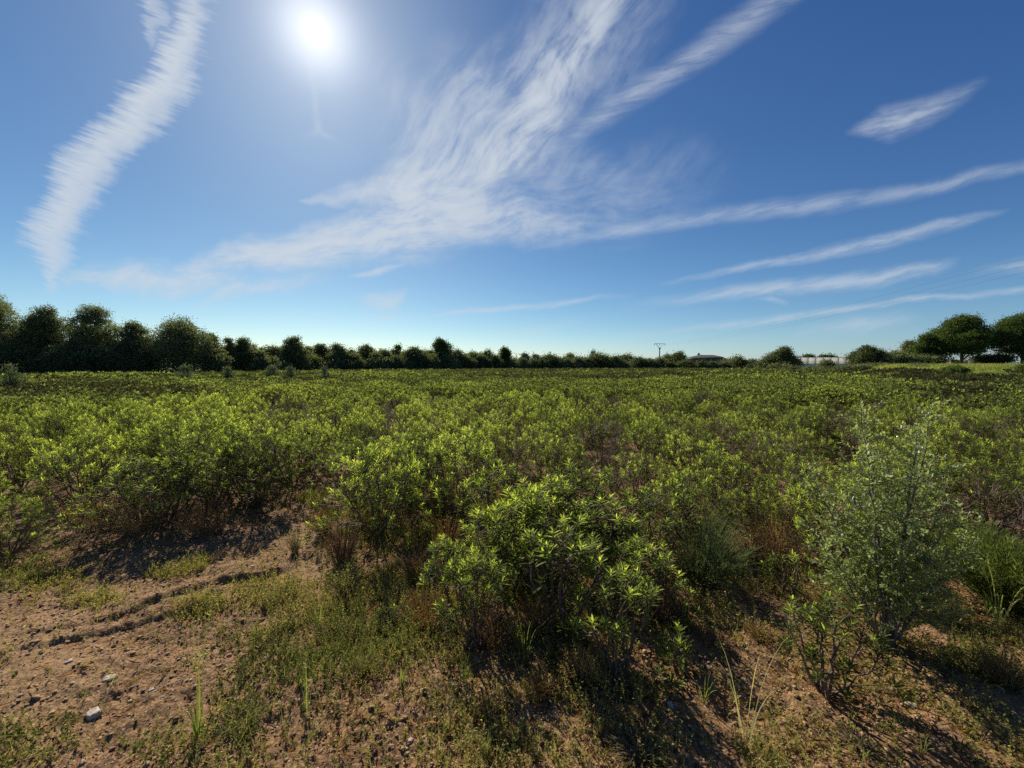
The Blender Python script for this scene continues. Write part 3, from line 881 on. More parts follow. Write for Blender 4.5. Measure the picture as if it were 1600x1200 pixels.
def tree(name, label, cat, px, top, wpx, Y, shape='dome', mat=None, z0f=0.12, dens=3.2, group=None, flat=0.8, nl=None, trunk_r=None, seed=0, ragged=0.12, gap=0.0, tintb=0.6, depth=0.8, base_py=None):
    rng = np.random.default_rng(int(px * 7 + top) + seed)
    x = at_dist(px, Y); zg = float(terrain(x, Y))
    zt = top_z(px, top, Y) - zg; w = wpx / F * Y
    t = thing(name, label, cat, (x, Y, zg), 0, group)
    area = wpx * max(8, 572 - top + 6)
    n = int(np.clip(area * dens * 2.2, 1500, 60000))
    nl = nl or int(np.clip(8 + wpx * 0.30, 9, 40))
    leafsz = max(0.07, Y * 0.0030)
    cr = MB()
    lob = lobe_crown(cr, rng, 0, 0, zt * z0f, zt, w, n, leafsz, nl, flat, ragged, shape, depth, tintb, gap)
    link('crown', cr.mesh(name + '_crown', mat or M_TREE), t)
    tr = MB()
    r0 = trunk_r or max(0.05, 0.028 * zt)
    ztr = zt * (0.75 if shape in ('pine', 'cone', 'column') else 0.5)
    P = np.array([[0, 0, -0.1], [rng.normal(0, .03) * zt, 0, ztr * 0.4], [rng.normal(0, .04) * zt, 0, ztr]])
    pp = bez(P[0], P[1], P[2], 7)
    tube(tr, pp, np.linspace(r0, r0 * 0.45, 7), 7)
    for L in lob[:: max(1, len(lob) // 9)]:
        k = int(np.clip(L[2] / zt * 6 * 0.8, 1, 5))
        e = L[:3]; m = (pp[k] + e) / 2 + np.array([0, 0, 0.06 * zt])
        tube(tr, bez(pp[k], m, e, 5), np.linspace(r0 * 0.45, r0 * 0.12, 5), 5)
    link('trunk', tr.mesh(name + '_trunk', M_BARK), t)
    return t

OAKS = 'dark trees closing the field on the left'
tree('oak_tree', 'tallest dark tree, its crown cut by the left picture edge', 'tree', -8, 456, 105, 44, group=OAKS, flat=0.95, z0f=0.02)
tree('oak_tree', 'flat-topped dark tree next to the tree at the left picture edge', 'tree', 72, 480, 92, 45, group=OAKS, z0f=0.02, flat=1.0)
tree('oak_tree', 'dark tree whose crown lets specks of sky through', 'tree', 152, 479, 92, 46, group=OAKS, z0f=0.02, gap=0.16)
tree('oak_tree', 'narrower lower dark tree left of the broad domed tree', 'tree', 213, 503, 58, 47, group=OAKS, z0f=0.02)
tree('oak_tree', 'broad domed dark tree standing clear at the end of the left wood', 'tree', 284, 497, 112, 48, group=OAKS, z0f=0.0, flat=0.95, nl=34)
tree('oak_tree', 'low dark tree tucked under the right shoulder of the domed tree', 'tree', 334, 523, 44, 50, group=OAKS, z0f=0.0)
tree('bush', 'dark undergrowth bush between the left-edge tree and its neighbour', 'bush', 36, 528, 90, 43.5, z0f=0.0, tintb=0.4)
tree('bush', 'dark undergrowth bush below the see-through tree', 'bush', 118, 532, 100, 44, z0f=0.0, tintb=0.4)
tree('bush', 'dark undergrowth bush left of the domed tree foot', 'bush', 205, 536, 90, 45.5, z0f=0.0, tintb=0.4)
MID = 'trees along the far edge of the field'
for a in [
 ('oak_tree', 'small brownish tree right after the domed tree', 381, 529, 36, 56, 'dome', 0.0, M_TREE, 0.62),
 ('oak_tree', 'very small tree squeezed between the domed tree and the brownish one', 360, 531, 22, 54, 'dome', 0.0, M_TREE, 0.6),
 ('oak_tree', 'rounded tree leaning on the left side of the spiky tall tree', 427, 541, 40, 60, 'dome', 0.0, M_TREE, 0.62),
 ('oak_tree', 'dark upright tree with a spiky top, taller than its neighbours', 459, 527, 40, 62, 'dome', 0.0, M_TREE, 0.4),
 ('oak_tree', 'slim tree peeping out right of the spiky tall tree', 481, 543, 18, 66, 'dome', 0.0, M_TREE, 0.55),
 ('oak_tree', 'first of two equal rounded trees past the spiky tree', 501, 539, 32, 72, 'dome', 0.0, M_TREE, 0.45),
 ('oak_tree', 'second, darker of two rounded trees past the spiky tree', 529, 539, 35, 72, 'dome', 0.0, M_TREE, 0.38),
 ('oak_tree', 'flat-topped tree with a small spike left of the cypresses', 572, 540, 38, 78, 'dome', 0.0, M_TREE, 0.5),
 ('oak_tree', 'lower dark tree directly left of the cypresses', 600, 547, 34, 78, 'dome', 0.0, M_TREE, 0.4),
 ('oak_tree', 'wide rounded tree directly right of the cypresses', 650, 543, 44, 80, 'dome', 0.0, M_TREE, 0.52),
 ('pine_tree', 'tall round-headed pine rising above the middle of the tree line', 689, 531, 33, 86, 'dome', 0.0, M_PINE, 0.5),
 ('oak_tree', 'brownish tree right of the tall round-headed pine', 715, 548, 28, 88, 'dome', 0.0, M_TREE, 0.7),
 ('oak_tree', 'low brown-green tree between the round-headed pine and the lone pine', 741, 551, 32, 92, 'dome', 0.0, M_TREE, 0.6),
 ('oak_tree', 'small dark pointed tree left of the lone pine', 761, 549, 22, 94, 'dome', 0.0, M_TREE, 0.5),
 ('pine_tree', 'lone dark round pine sticking up left of the thin far pole', 789, 545, 23, 95, 'pine', 0.15, M_PINE, 0.4),
 ('oak_tree', 'small dark tree right of the lone pine and far pole', 820, 554, 16, 100, 'dome', 0.0, M_TREE, 0.4),
 ('oak_tree', 'little grey-green tree beside the jagged dark thicket', 836, 556, 20, 100, 'dome', 0.0, M_SILV, 0.4),
 ('oak_tree', 'jagged dark thicket tree in the centre of the horizon', 860, 554, 38, 99, 'dome', 0.0, M_TREE, 0.35),
 ('oak_tree', 'small dome-shaped tree in the gap after the jagged thicket', 892, 554, 20, 108, 'dome', 0.0, M_TREE, 0.5),
 ('oak_tree', 'broad dark tree with a pointed tuft on its left', 936, 553, 42, 100, 'dome', 0.0, M_TREE, 0.38),
 ('cypress_tree', 'short pointed tuft rising from the broad dark tree', 927, 549, 7, 104, 'column', 0.0, M_PINE, 0.4),
 ('oak_tree', 'wide low dark tree left of the power pole', 978, 554, 32, 106, 'dome', 0.0, M_TREE, 0.4),
 ('olive_tree', 'silvery rounded tree close left of the power pole', 998, 559, 30, 100, 'dome', 0.0, M_SILV, 0.45),
 ('oak_tree', 'small rounded tree just right of the power pole', 1041, 555, 16, 110, 'dome', 0.0, M_TREE, 0.45),
 ('oak_tree', 'taller leafy tree between power pole and barn', 1059, 551, 26, 108, 'dome', 0.0, M_TREE, 0.5),
 ('oak_tree', 'round dark tree right of the dark barn', 1153, 557, 30, 100, 'dome', 0.0, M_TREE, 0.4),
 ('oak_tree', 'low grey tree further right of the round tree by the barn', 1177, 563, 22, 99, 'dome', 0.0, M_SILV, 0.4),
 ('oak_tree', 'broad lone tree between barn and greenhouse', 1222, 543, 40, 92, 'dome', 0.0, M_TREE, 0.35),
 ('bush', 'dark bush at the left foot of the broad lone tree', 1199, 560, 24, 91, 'dome', 0.0, M_TREE, 0.35),
 ('umbrella_pine', 'left of two flat umbrella pines behind the greenhouse', 1262, 557, 20, 150, 'umbrella', 0.5, M_PINE, 0.3),
 ('umbrella_pine', 'right of two flat umbrella pines behind the greenhouse', 1292, 557, 24, 150, 'umbrella', 0.5, M_PINE, 0.3),
 ('oak_tree', 'dark rounded tree right of the greenhouse', 1356, 542, 46, 74, 'dome', 0.0, M_TREE, 0.35),
 ('olive_tree', 'green rounded thicket right of the dark rounded tree', 1398, 550, 36, 72, 'dome', 0.0, M_TREE, 0.85),
 ('olive_tree', 'thin see-through tree between the thicket and the pines', 1421, 534, 28, 76, 'dome', 0.1, M_TREE, 0.45),
 ('pine_tree', 'smaller pine leaning against the left of the great pine', 1448, 524, 40, 73, 'pine', 0.05, M_PINE, 0.45),
]:
    nm, lb, px, top, w, Y, shp, z0, mt, tb = a
    tree(nm, lb, 'bush' if nm == 'bush' else 'tree', px, top, w * (1.22 if shp == 'dome' else 1.05), Y, shp, mt, z0, group=MID if nm != 'bush' else None, tintb=tb,
         gap=0.36 if 'see-through' in lb else 0.0, flat=0.45 if shp == 'umbrella' else 0.8, ragged=0.09, dens=4.5)
tree('cypress_tree', 'shorter of the two thin dark cypresses', 'tree', 615, 549, 4.5, 88, 'column', M_PINE, 0.0, group='thin cypresses', dens=9)
tree('cypress_tree', 'taller of the two thin dark cypresses', 'tree', 622, 541, 6.5, 88, 'column', M_PINE, 0.0, group='thin cypresses', dens=9)
tree('pine_tree', 'great spreading pine with its trunk showing, right part of the picture', 'tree', 1501, 494, 96, 72, 'pine', M_PINE, 0.14, group='big pines on the right', nl=44, trunk_r=0.24, flat=0.5, ragged=0.13, dens=3.8, tintb=0.45)
tree('pine_tree', 'broad pine cut off by the right picture edge', 'tree', 1597, 490, 112, 70, 'pine', M_PINE, 0.10, group='big pines on the right', nl=22, trunk_r=0.26, flat=0.5, ragged=0.13, dens=3.8, tintb=0.5)
tree('bush', 'dark bush in the shade between the two big pines', 'bush', 1548, 556, 60, 72, z0f=0.0, tintb=0.25)
tree('bush', 'low bush filling the foot of the smaller pine', 'bush', 1452, 557, 50, 71, z0f=0.0, tintb=0.5)

# low rounded bushes in front of the tree line
FB = 'rounded bushes in front of the far trees'
low = [(425, 560, 40, 57, .5, 0), (408, 552, 30, 56, .6, 0), (488, 556, 42, 68, .6, 0), (520, 555, 38, 70, .62, 0), (552, 556, 34, 72, .5, 0), (590, 553, 44, 76, .65, 0), (622, 560, 30, 78, .6, 1),
       (638, 563, 22, 78, .6, 1), (672, 556, 30, 82, .6, 0), (700, 556, 30, 85, .75, 0), (728, 558, 30, 88, .45, 0), (752, 558, 26, 91, .4, 0), (774, 558, 30, 92, .35, 0), (800, 567, 28, 95, .8, 1),
       (818, 563, 22, 95, .75, 1), (832, 564, 20, 96, .6, 1), (846, 562, 24, 97, .5, 1), (884, 563, 22, 98, .8, 1), (903, 561, 24, 98, .8, 1), (918, 562, 18, 98, .6, 1), (962, 560, 24, 99, .6, 1), (975, 566, 18, 98, .9, 1),
       (1018, 564, 20, 99, .45, 1), (1030, 562, 18, 100, .5, 0), (1046, 568, 18, 98, .4, 0), (1073, 565, 28, 97, .35, 0), (1095, 567, 22, 97, .6, 1), (1113, 567, 18, 97, .6, 1), (1133, 569, 20, 96, .5, 1),
       (1185, 568, 26, 94, .4, 1), (1214, 570, 30, 88, .5, 0), (1240, 574, 30, 64, .5, 0), (1268, 574, 30, 60, .45, 0), (1291, 565, 18, 64, .5, 0), (1318, 574, 30, 58, .5, 0), (1345, 573, 30, 58, .45, 0),
       (1372, 573, 26, 66, .5, 0), (1438, 573, 24, 58, .4, 0), (1412, 577, 20, 58, .4, 0)]
wordsL = ['dark', 'brownish', 'greyish', 'pale green']
def near_mark(px):
    marks = [(284, 'the domed dark tree'), (459, 'the spiky tall tree'), (515, 'the twin rounded trees'), (572, 'the flat-topped tree'), (619, 'the cypresses'), (650, 'the wide tree right of the cypresses'), (689, 'the tall round-headed pine'),
             (741, 'the brown-green middle trees'), (789, 'the lone pine'), (860, 'the jagged thicket'), (936, 'the broad dark tree with tuft'), (978, 'the wide low dark tree'), (1030, 'the power pole'), (1100, 'the barn roof'),
             (1153, 'the round tree by the barn'), (1223, 'the broad lone tree'), (1290, 'the greenhouse'), (1356, 'the dark tree right of the greenhouse'), (1421, 'the thin see-through tree')]
    m = min(marks, key=lambda q: abs(q[0] - px))
    d = px - m[0]
    return ('left of ' if d < -7 else 'right of ' if d > 7 else 'in front of ') + m[1]
seen = {}
rows = []
for px, top, w, Y, tb, sv in low:
    lk = 'silvery' if sv else ('dark' if tb < 0.46 else 'brownish' if tb < 0.58 else 'olive-green')
    sz = 'small' if w <= 22 else 'broad' if w >= 32 else 'mid-sized'
    rows.append('%s %s rounded bush %s' % (sz, lk, near_mark(px)))
for i, (px, top, w, Y, tb, sv) in enumerate(low):
    lb = rows[i]
    same = [j for j, q in enumerate(rows) if q == lb]
    if len(same) > 1: lb = ('nearer-left ' if i == same[0] else 'farther-right ') + lb
    tree('bush', lb, 'bush', px, top - 1, w * 1.35, Y, 'dome', M_SILV if sv else M_TREE, 0.0, group=FB, tintb=tb, dens=5, nl=8)
BT = [(395, 540, 34, 70), (412, 545, 30, 72), (441, 545, 34, 74), (470, 548, 36, 78), (490, 545, 30, 84), (515, 546, 40, 86), (547, 548, 36, 90), (586, 550, 34, 94), (607, 552, 30, 96), (633, 551, 34, 96), (668, 549, 36, 98),
      (702, 550, 34, 102), (728, 553, 34, 106), (752, 554, 30, 108), (775, 556, 34, 110), (803, 560, 36, 112), (846, 559, 34, 116), (878, 559, 34, 118), (910, 559, 36, 120), (952, 558, 36, 120), (985, 560, 34, 122), (1012, 561, 30, 124), (1034, 560, 28, 126), (1140, 562, 34, 122), (1165, 564, 34, 120), (1196, 564, 30, 112)]
for i, (px, top, w, Y) in enumerate(BT):
    nm_ = ['the small trees after the domed tree', 'the rounded tree left of the spiky one', 'the spiky tall tree', 'the slim tree past the spiky one', 'the gap before the twin trees', 'the twin rounded trees', 'the gap past the twin trees',
           'the flat-topped tree', 'the shorter cypress', 'the taller cypress', 'the wide tree right of the cypresses', 'the round-headed pine', 'the brownish tree past the pine', 'the small pointed tree', 'the left side of the lone pine', 'the right side of the lone pine',
           'the jagged thicket', 'the small dome-shaped tree', 'the left part of the tufted broad tree', 'the right part of the tufted broad tree', 'the wide low tree by the pole', 'the silvery tree by the pole', 'the power pole', 'the right end of the barn', 'the round tree by the barn', 'the dark bush left of the lone tree'][i]
    tree('oak_tree', 'hazy background tree behind ' + nm_, 'tree', px, top, w * 1.3, Y, 'dome', M_TREE, 0.0, group='background trees on the skyline', tintb=[.5, .65, .42][i % 3], dens=4, ragged=0.09)
tree('bush', 'dark green bush alone in front of the yellow meadow', 'bush', 1491, 571, 38, 38, 'dome', M_PINE, 0.0, tintb=0.7, dens=6)
tree('bush', 'bush at the right picture edge in front of the meadow', 'bush', 1603, 566, 22, 36, 'dome', M_PINE, 0.0, tintb=0.6, dens=6)
tree('bush', 'reddish-brown low bush where the meadow begins', 'bush', 1436, 574, 26, 52, 'dome', M_TREE, 0.0, tintb=0.6, dens=6, seed=3)
# sprouts of wild olive sticking out of the scrub, left
for px, top, w, Y, lb in [(16, 568, 34, 17, 'pale sprouting wild olive at the left picture edge, above the scrub'), (291, 570, 30, 24, 'pale sprout of wild olive before the domed dark tree'),
                          (356, 573, 18, 26, 'smaller pale sprout right of the domed dark tree'), (452, 573, 24, 28, 'pale sprout below the spiky tall tree'), (507, 573, 20, 26, 'pale sprout below the twin rounded trees'),
                          (428, 572, 34, 30, 'green sprout left of the spiky tall tree')]:
    tree('wild_olive_sapling', lb, 'sapling', px, top + 1.5, w * 0.75, Y, 'dome', M_SILV, 0.3, dens=1.4, nl=8, tintb=0.62, group='pale saplings standing in the scrub', ragged=0.3)

# --------------------------------------------------------------- meadow
def build_meadow():
    rng = np.random.default_rng(8)
    n = 120000
    u = rng.uniform(0.62, 1.75, n); Y = rng.uniform(33, 112, n)
    x = u * Y; y = Y
    k = (Y > far_edge(u) - 3)
    x, y = x[k], y[k]; n = len(x)
    P = np.stack([x, y, terrain(x, y)], -1)
    az = rng.uniform(0, 6.28, n); tl = rng.uniform(0.0, 0.45, n)
    d = np.stack([np.sin(tl) * np.cos(az), np.sin(tl) * np.sin(az), np.cos(tl)], -1)
    X, Yv, Z = frames(d, rng.uniform(0, 6.28, n))
    L = rng.uniform(0.25, 0.6, n) * (0.6 + 0.6 * fbm(x * .1, y * .1, 4, 2))
    mb = MB()
    tint = 0.62 + 0.5 * (fbm(x * 0.08, y * 0.25, 14, 3) - 0.5) + rng.normal(0, 0.06, n)
    scatter(mb, NEED[0], NEED[1], P, X, Yv, Z, np.stack([L * 4.5, L, L], -1), tint)
    o = link('meadow_grass', mb.mesh('meadow_grass', M_GRASS))
    tag(o, 'strip of tall yellow-green meadow grass below the big pines', 'meadow grass', kind='stuff')
build_meadow()

# ---------------------------------------------------------------- box tools
def box(mb, c, s, rz=0.0, tint=0.5):
    x, y, z = [q / 2 for q in s]
    V = np.array([[-x, -y, -z], [x, -y, -z], [x, y, -z], [-x, y, -z], [-x, -y, z], [x, -y, z], [x, y, z], [-x, y, z]], float)
    c_, s_ = math.cos(rz), math.sin(rz)
    V[:, :2] = V[:, :2] @ np.array([[c_, s_], [-s_, c_]])
    V += np.array(c)
    mb.add(V, [np.array([[0, 3, 2, 1], [4, 5, 6, 7], [0, 1, 5, 4], [1, 2, 6, 5], [2, 3, 7, 6], [3, 0, 4, 7]])], tint)

M_CONC = simple_mat('weathered_concrete', (0.22, 0.22, 0.21), (0.36, 0.35, 0.33), 6, 0.85)
M_STEEL = simple_mat('dull_steel', (0.13, 0.14, 0.15), (0.22, 0.23, 0.24), 10, 0.55, metallic=0.6)
M_ROOF = simple_mat('dark_roof', (0.020, 0.026, 0.022), (0.045, 0.050, 0.040), 1.5, 0.85)
M_WALLD = simple_mat('dark_boards', (0.05, 0.045, 0.04), (0.09, 0.08, 0.07), 2, 0.9)
M_PLAST = leaf_mat('greenhouse_film', [(0.0, (0.75, 0.75, 0.73)), (1.0, (0.82, 0.82, 0.80))], (1.0, 0.97, 0.93), 0.6, 0.02, 0.5, rnd=0)
M_WHITE = simple_mat('whitewashed_block', (0.55, 0.52, 0.47), (0.72, 0.69, 0.64), 1.2, 0.85)
M_RUIN = simple_mat('ochre_stone', (0.26, 0.17, 0.10), (0.50, 0.36, 0.23), 2.5, 0.9, 0.5)
M_GLASSY = simple_mat('insulator_glaze', (0.05, 0.09, 0.08), (0.09, 0.14, 0.12), 10, 0.2)

def power_pole(x, y, top, label, rz, k=1.0, parts=True):
    z = float(terrain(x, y)); h = top - z
    t = thing('power_pole', label, 'power pole', (x, y, z), rz, 'power poles')
    m = MB()
    tube(m, [[0, 0, -0.2], [0, 0, h * 0.5], [0, 0, h - 1.5 * k]], [0.24 * k, 0.20 * k, 0.15 * k], 8)
    link('post', m.mesh('pole_post', M_CONC), t)
    hd = MB(); zb = h - 1.6 * k
    box(hd, [0, 0, zb + 0.1 * k], [0.45 * k, 0.45 * k, 0.45 * k])
    for s_ in (-1, 1):
        tube(hd, [[s_ * 0.12 * k, 0, zb + 0.2 * k], [s_ * 0.95 * k, 0, zb + 1.15 * k], [s_ * 1.35 * k, 0, h - 0.05]], [0.085 * k, 0.07 * k, 0.055 * k], 5)
    tube(hd, [[-2.0 * k, 0, h], [0, 0, h + 0.01], [2.0 * k, 0, h]], [0.06 * k] * 3, 5)
    link('crossarm', hd.mesh('pole_crossarm', M_STEEL), t)
    if parts:
        for xx in (-1.9 * k, 0.0, 1.9 * k):
            im = MB(); zz = [h - 0.06 - q * 0.1 * k for q in range(6)]
            tube(im, [[xx, 0, q] for q in zz], [0.03 * k, 0.1 * k, 0.04 * k, 0.11 * k, 0.04 * k, 0.09 * k], 7)
            link('insulator', im.mesh('insulator', M_GLASSY), t)
    return t, h
PX, PY = at_dist(1030, 128), 128.0
PTOP = top_z(1030, 537, 128)
QX, QY = 31.0, -2.0
dirv_ = math.atan2(QY - PY, QX - PX)
rzp = dirv_ + math.pi / 2
power_pole(PX, PY, PTOP, 'concrete power pole with V-shaped steel head rising above the far trees', 0.25)
power_pole(QX, QY, 10.3, 'concrete power pole outside the right picture edge carrying the near wires', rzp)
power_pole(at_dist(964, 300), 300, top_z(964, 552, 300), 'tiny far power pole left of the silvery tree, right one of two', 0.1, 1.2)
power_pole(at_dist(948, 320), 320, top_z(948, 552, 320), 'tiny far power pole left of the silvery tree, left one of two', 0.1, 1.2)
power_pole(at_dist(807, 330), 330, top_z(807, 552, 330), 'tiny far pole right of the lone dark pine', 0.1, 1.2)
power_pole(at_dist(870, 340), 340, top_z(870, 553, 340), 'tiny far pole above the right side of the jagged thicket', 0.1, 1.2)
for off, lb in ((-1.9, 'uppermost overhead wire crossing low over the right side of the sky'), (0.0, 'middle overhead wire crossing low over the right side of the sky'), (1.9, 'lowest overhead wire crossing low over the right side of the sky')):
    a = np.array([PX + off, PY, PTOP - 0.6]); ca, sa = math.cos(rzp), math.sin(rzp)
    b = np.array([QX + off * ca, QY + off * sa, 9.7])
    tt = np.linspace(0, 1, 40)[:, None]
    p = a * (1 - tt) + b * tt; p[:, 2] -= (4 * 1.4 * tt * (1 - tt))[:, 0]
    m = MB(); tube(m, p, [0.0055] * 40, 4)
    tag(link('overhead_wire', m.mesh('overhead_wire', M_WALLD)), lb, 'wire', 'overhead wires')

def barn():
    Y = 150.0; x = at_dist(1100, Y); z = 0.0
    W = 58 / F * Y; ht = top_z(1100, 554.5, Y)
    t = thing('barn', 'long low barn with dark hipped roof behind the far bushes', 'barn', (x, Y, float(terrain(x, Y))))
    zz = ht - float(terrain(x, Y)); he = zz - 2.1
    m = MB(); box(m, [0, 0, he / 2], [W * 0.94, 8, he]); link('wall', m.mesh('barn_wall', M_WALLD), t)
    m = MB()
    w = W / 2; V = [[-w, -4.6, he], [w, -4.6, he], [w, 4.6, he], [-w, 4.6, he], [-w * .72, -2.4, he + 1.35], [w * .80, -2.4, he + 1.35], [w * .80, 2.4, he + 1.35], [-w * .72, 2.4, he + 1.35],
                    [-w * .25, 0, zz], [w * .45, 0, zz]]
    m.add(np.array(V), [np.array([[0, 1, 5, 4], [2, 3, 7, 6], [1, 2, 6, 5], [3, 0, 4, 7], [4, 5, 9, 8], [6, 7, 8, 9], [3, 2, 1, 0]]), np.array([[5, 6, 9], [7, 4, 8]])])
    rf = link('roof', m.mesh('barn_roof', M_ROOF), t)
    m = MB(); box(m, [-w * .28, 0.6, zz + 0.25], [0.7, 0.7, 0.9]); link('chimney', m.mesh('barn_chimney', M_CONC), rf)
    for xx in (-w * .55, w * .1, w * .6):
        m = MB(); box(m, [xx, -4.02, he * 0.45], [2.2, 0.08, he * 0.7]); link('door', m.mesh('barn_door', M_STEEL), t)
barn()

def greenhouse():
    Y = 118.0; xa, xb = at_dist(1238, Y), at_dist(1334, Y)
    W = xb - xa; xc = (xa + xb) / 2; zg = float(terrain(xc, Y)) - 0.3
    z1 = top_z(1290, 558, Y) - zg; zp = top_z(1290, 568, Y) - zg
    t = thing('greenhouse', 'long pale greenhouse with thin posts on a white base wall', 'greenhouse', (xc, Y, zg))
    m = MB(); box(m, [0, -0.3, zp / 2 - 0.1], [W, 0.3, zp + 0.2]); link('base_wall', m.mesh('greenhouse_base', M_WHITE), t)
    for k in range(8):
        m = MB(); box(m, [-W / 2 + 0.1 + (k + 0.5) * (W - 0.2) / 8, 0.16, (z1 + zp) / 2 - 0.05], [(W - 0.2) / 8 - 0.05, 0.012, z1 - zp - 0.1]); link('film_panel', m.mesh('greenhouse_film', M_PLAST), t)
    m = MB(); box(m, [0, 0.10, z1 - 0.06], [W, 0.12, 0.1]); link('top_rail', m.mesh('greenhouse_rail', M_STEEL), t)
    for k in range(9):
        m = MB(); box(m, [-W / 2 + 0.1 + k * (W - 0.2) / 8, 0.08, z1 / 2 + 0.05], [0.11, 0.11, z1]); link('post', m.mesh('greenhouse_post', M_STEEL), t)
greenhouse()

def ruin():
    Y = 78.0
    for (x0, x1, top, lb, sd) in ((1484, 1497, 562, 'ochre stone ruin wall left of the great pine trunk', 1), (1500, 1509, 564, 'ochre stone ruin wall right of the great pine trunk', 2)):
        xa, xb = at_dist(x0, Y), at_dist(x1, Y); xc = (xa + xb) / 2; zg = float(terrain(xc, Y))
        t = thing('ruin_wall', lb, 'ruin wall', (xc, Y, zg), 0, 'ruin walls under the great pine')
        h = top_z(x0, top, Y) - zg; rng = np.random.default_rng(sd)
        m = MB(); w = xb - xa; ncol = 9
        for k in range(ncol):
            zz = 0.0
            hh = h * rng.uniform(0.8, 1.0)
            while zz < hh:
                sh = rng.uniform(0.16, 0.26)
                box(m, [-w / 2 + (k + 0.5) * w / ncol + rng.uniform(-.01, .01), rng.uniform(-.04, .04), zz + sh / 2], [w / ncol * 0.96, 0.5, sh * 0.96]); zz += sh
        link('stones', m.mesh('ruin_stones', M_RUIN), t)
        m = MB(); box(m, [0, 0, h * 0.38], [w * 0.97, 0.36, h * 0.74]); link('core', m.mesh('ruin_core', M_RUIN), t)
ruin()

# ---------------------------------------------------------- wild olive shrub
def leaves_along(mb, pts, rng, step, L, leaf, tint, tw=0.0, out=(0.6, 1.1)):
    """pairs of small leaves along a twig"""
    seg = np.linalg.norm(np.diff(pts, axis=0), axis=1); tot = seg.sum()
    n = max(1, int(tot / step)); c = np.concatenate([[0], np.cumsum(seg)])
    d = np.linspace(0.12, 1.0, n) * tot
    P = np.stack([np.interp(d, c, pts[:, k]) for k in range(3)], -1)
    D = norm(np.stack([np.interp(d + 0.01, c, pts[:, k], right=pts[-1, k] + 0.01 * (pts[-1, k] - pts[-2, k]) / max(seg[-1], 1e-6)) for k in range(3)], -1) - P + 1e-6)
    for sgn in (0, math.pi):
        az = np.arange(n) * 1.57 + sgn + rng.normal(0, 0.3, n)
        tl = rng.uniform(out[0], out[1], n)
        X, Y, Z = frames(D)
        dd = np.cos(tl)[:, None] * Y + np.sin(tl)[:, None] * (np.cos(az)[:, None] * X + np.sin(az)[:, None] * Z)
        x2, y2, z2 = frames(dd, rng.normal(0, 0.7, n))
        scatter(mb, leaf[0], leaf[1], P, x2, y2, z2, L * rng.uniform(0.6, 1.15, n), tint + rng.normal(0, 0.14, n))

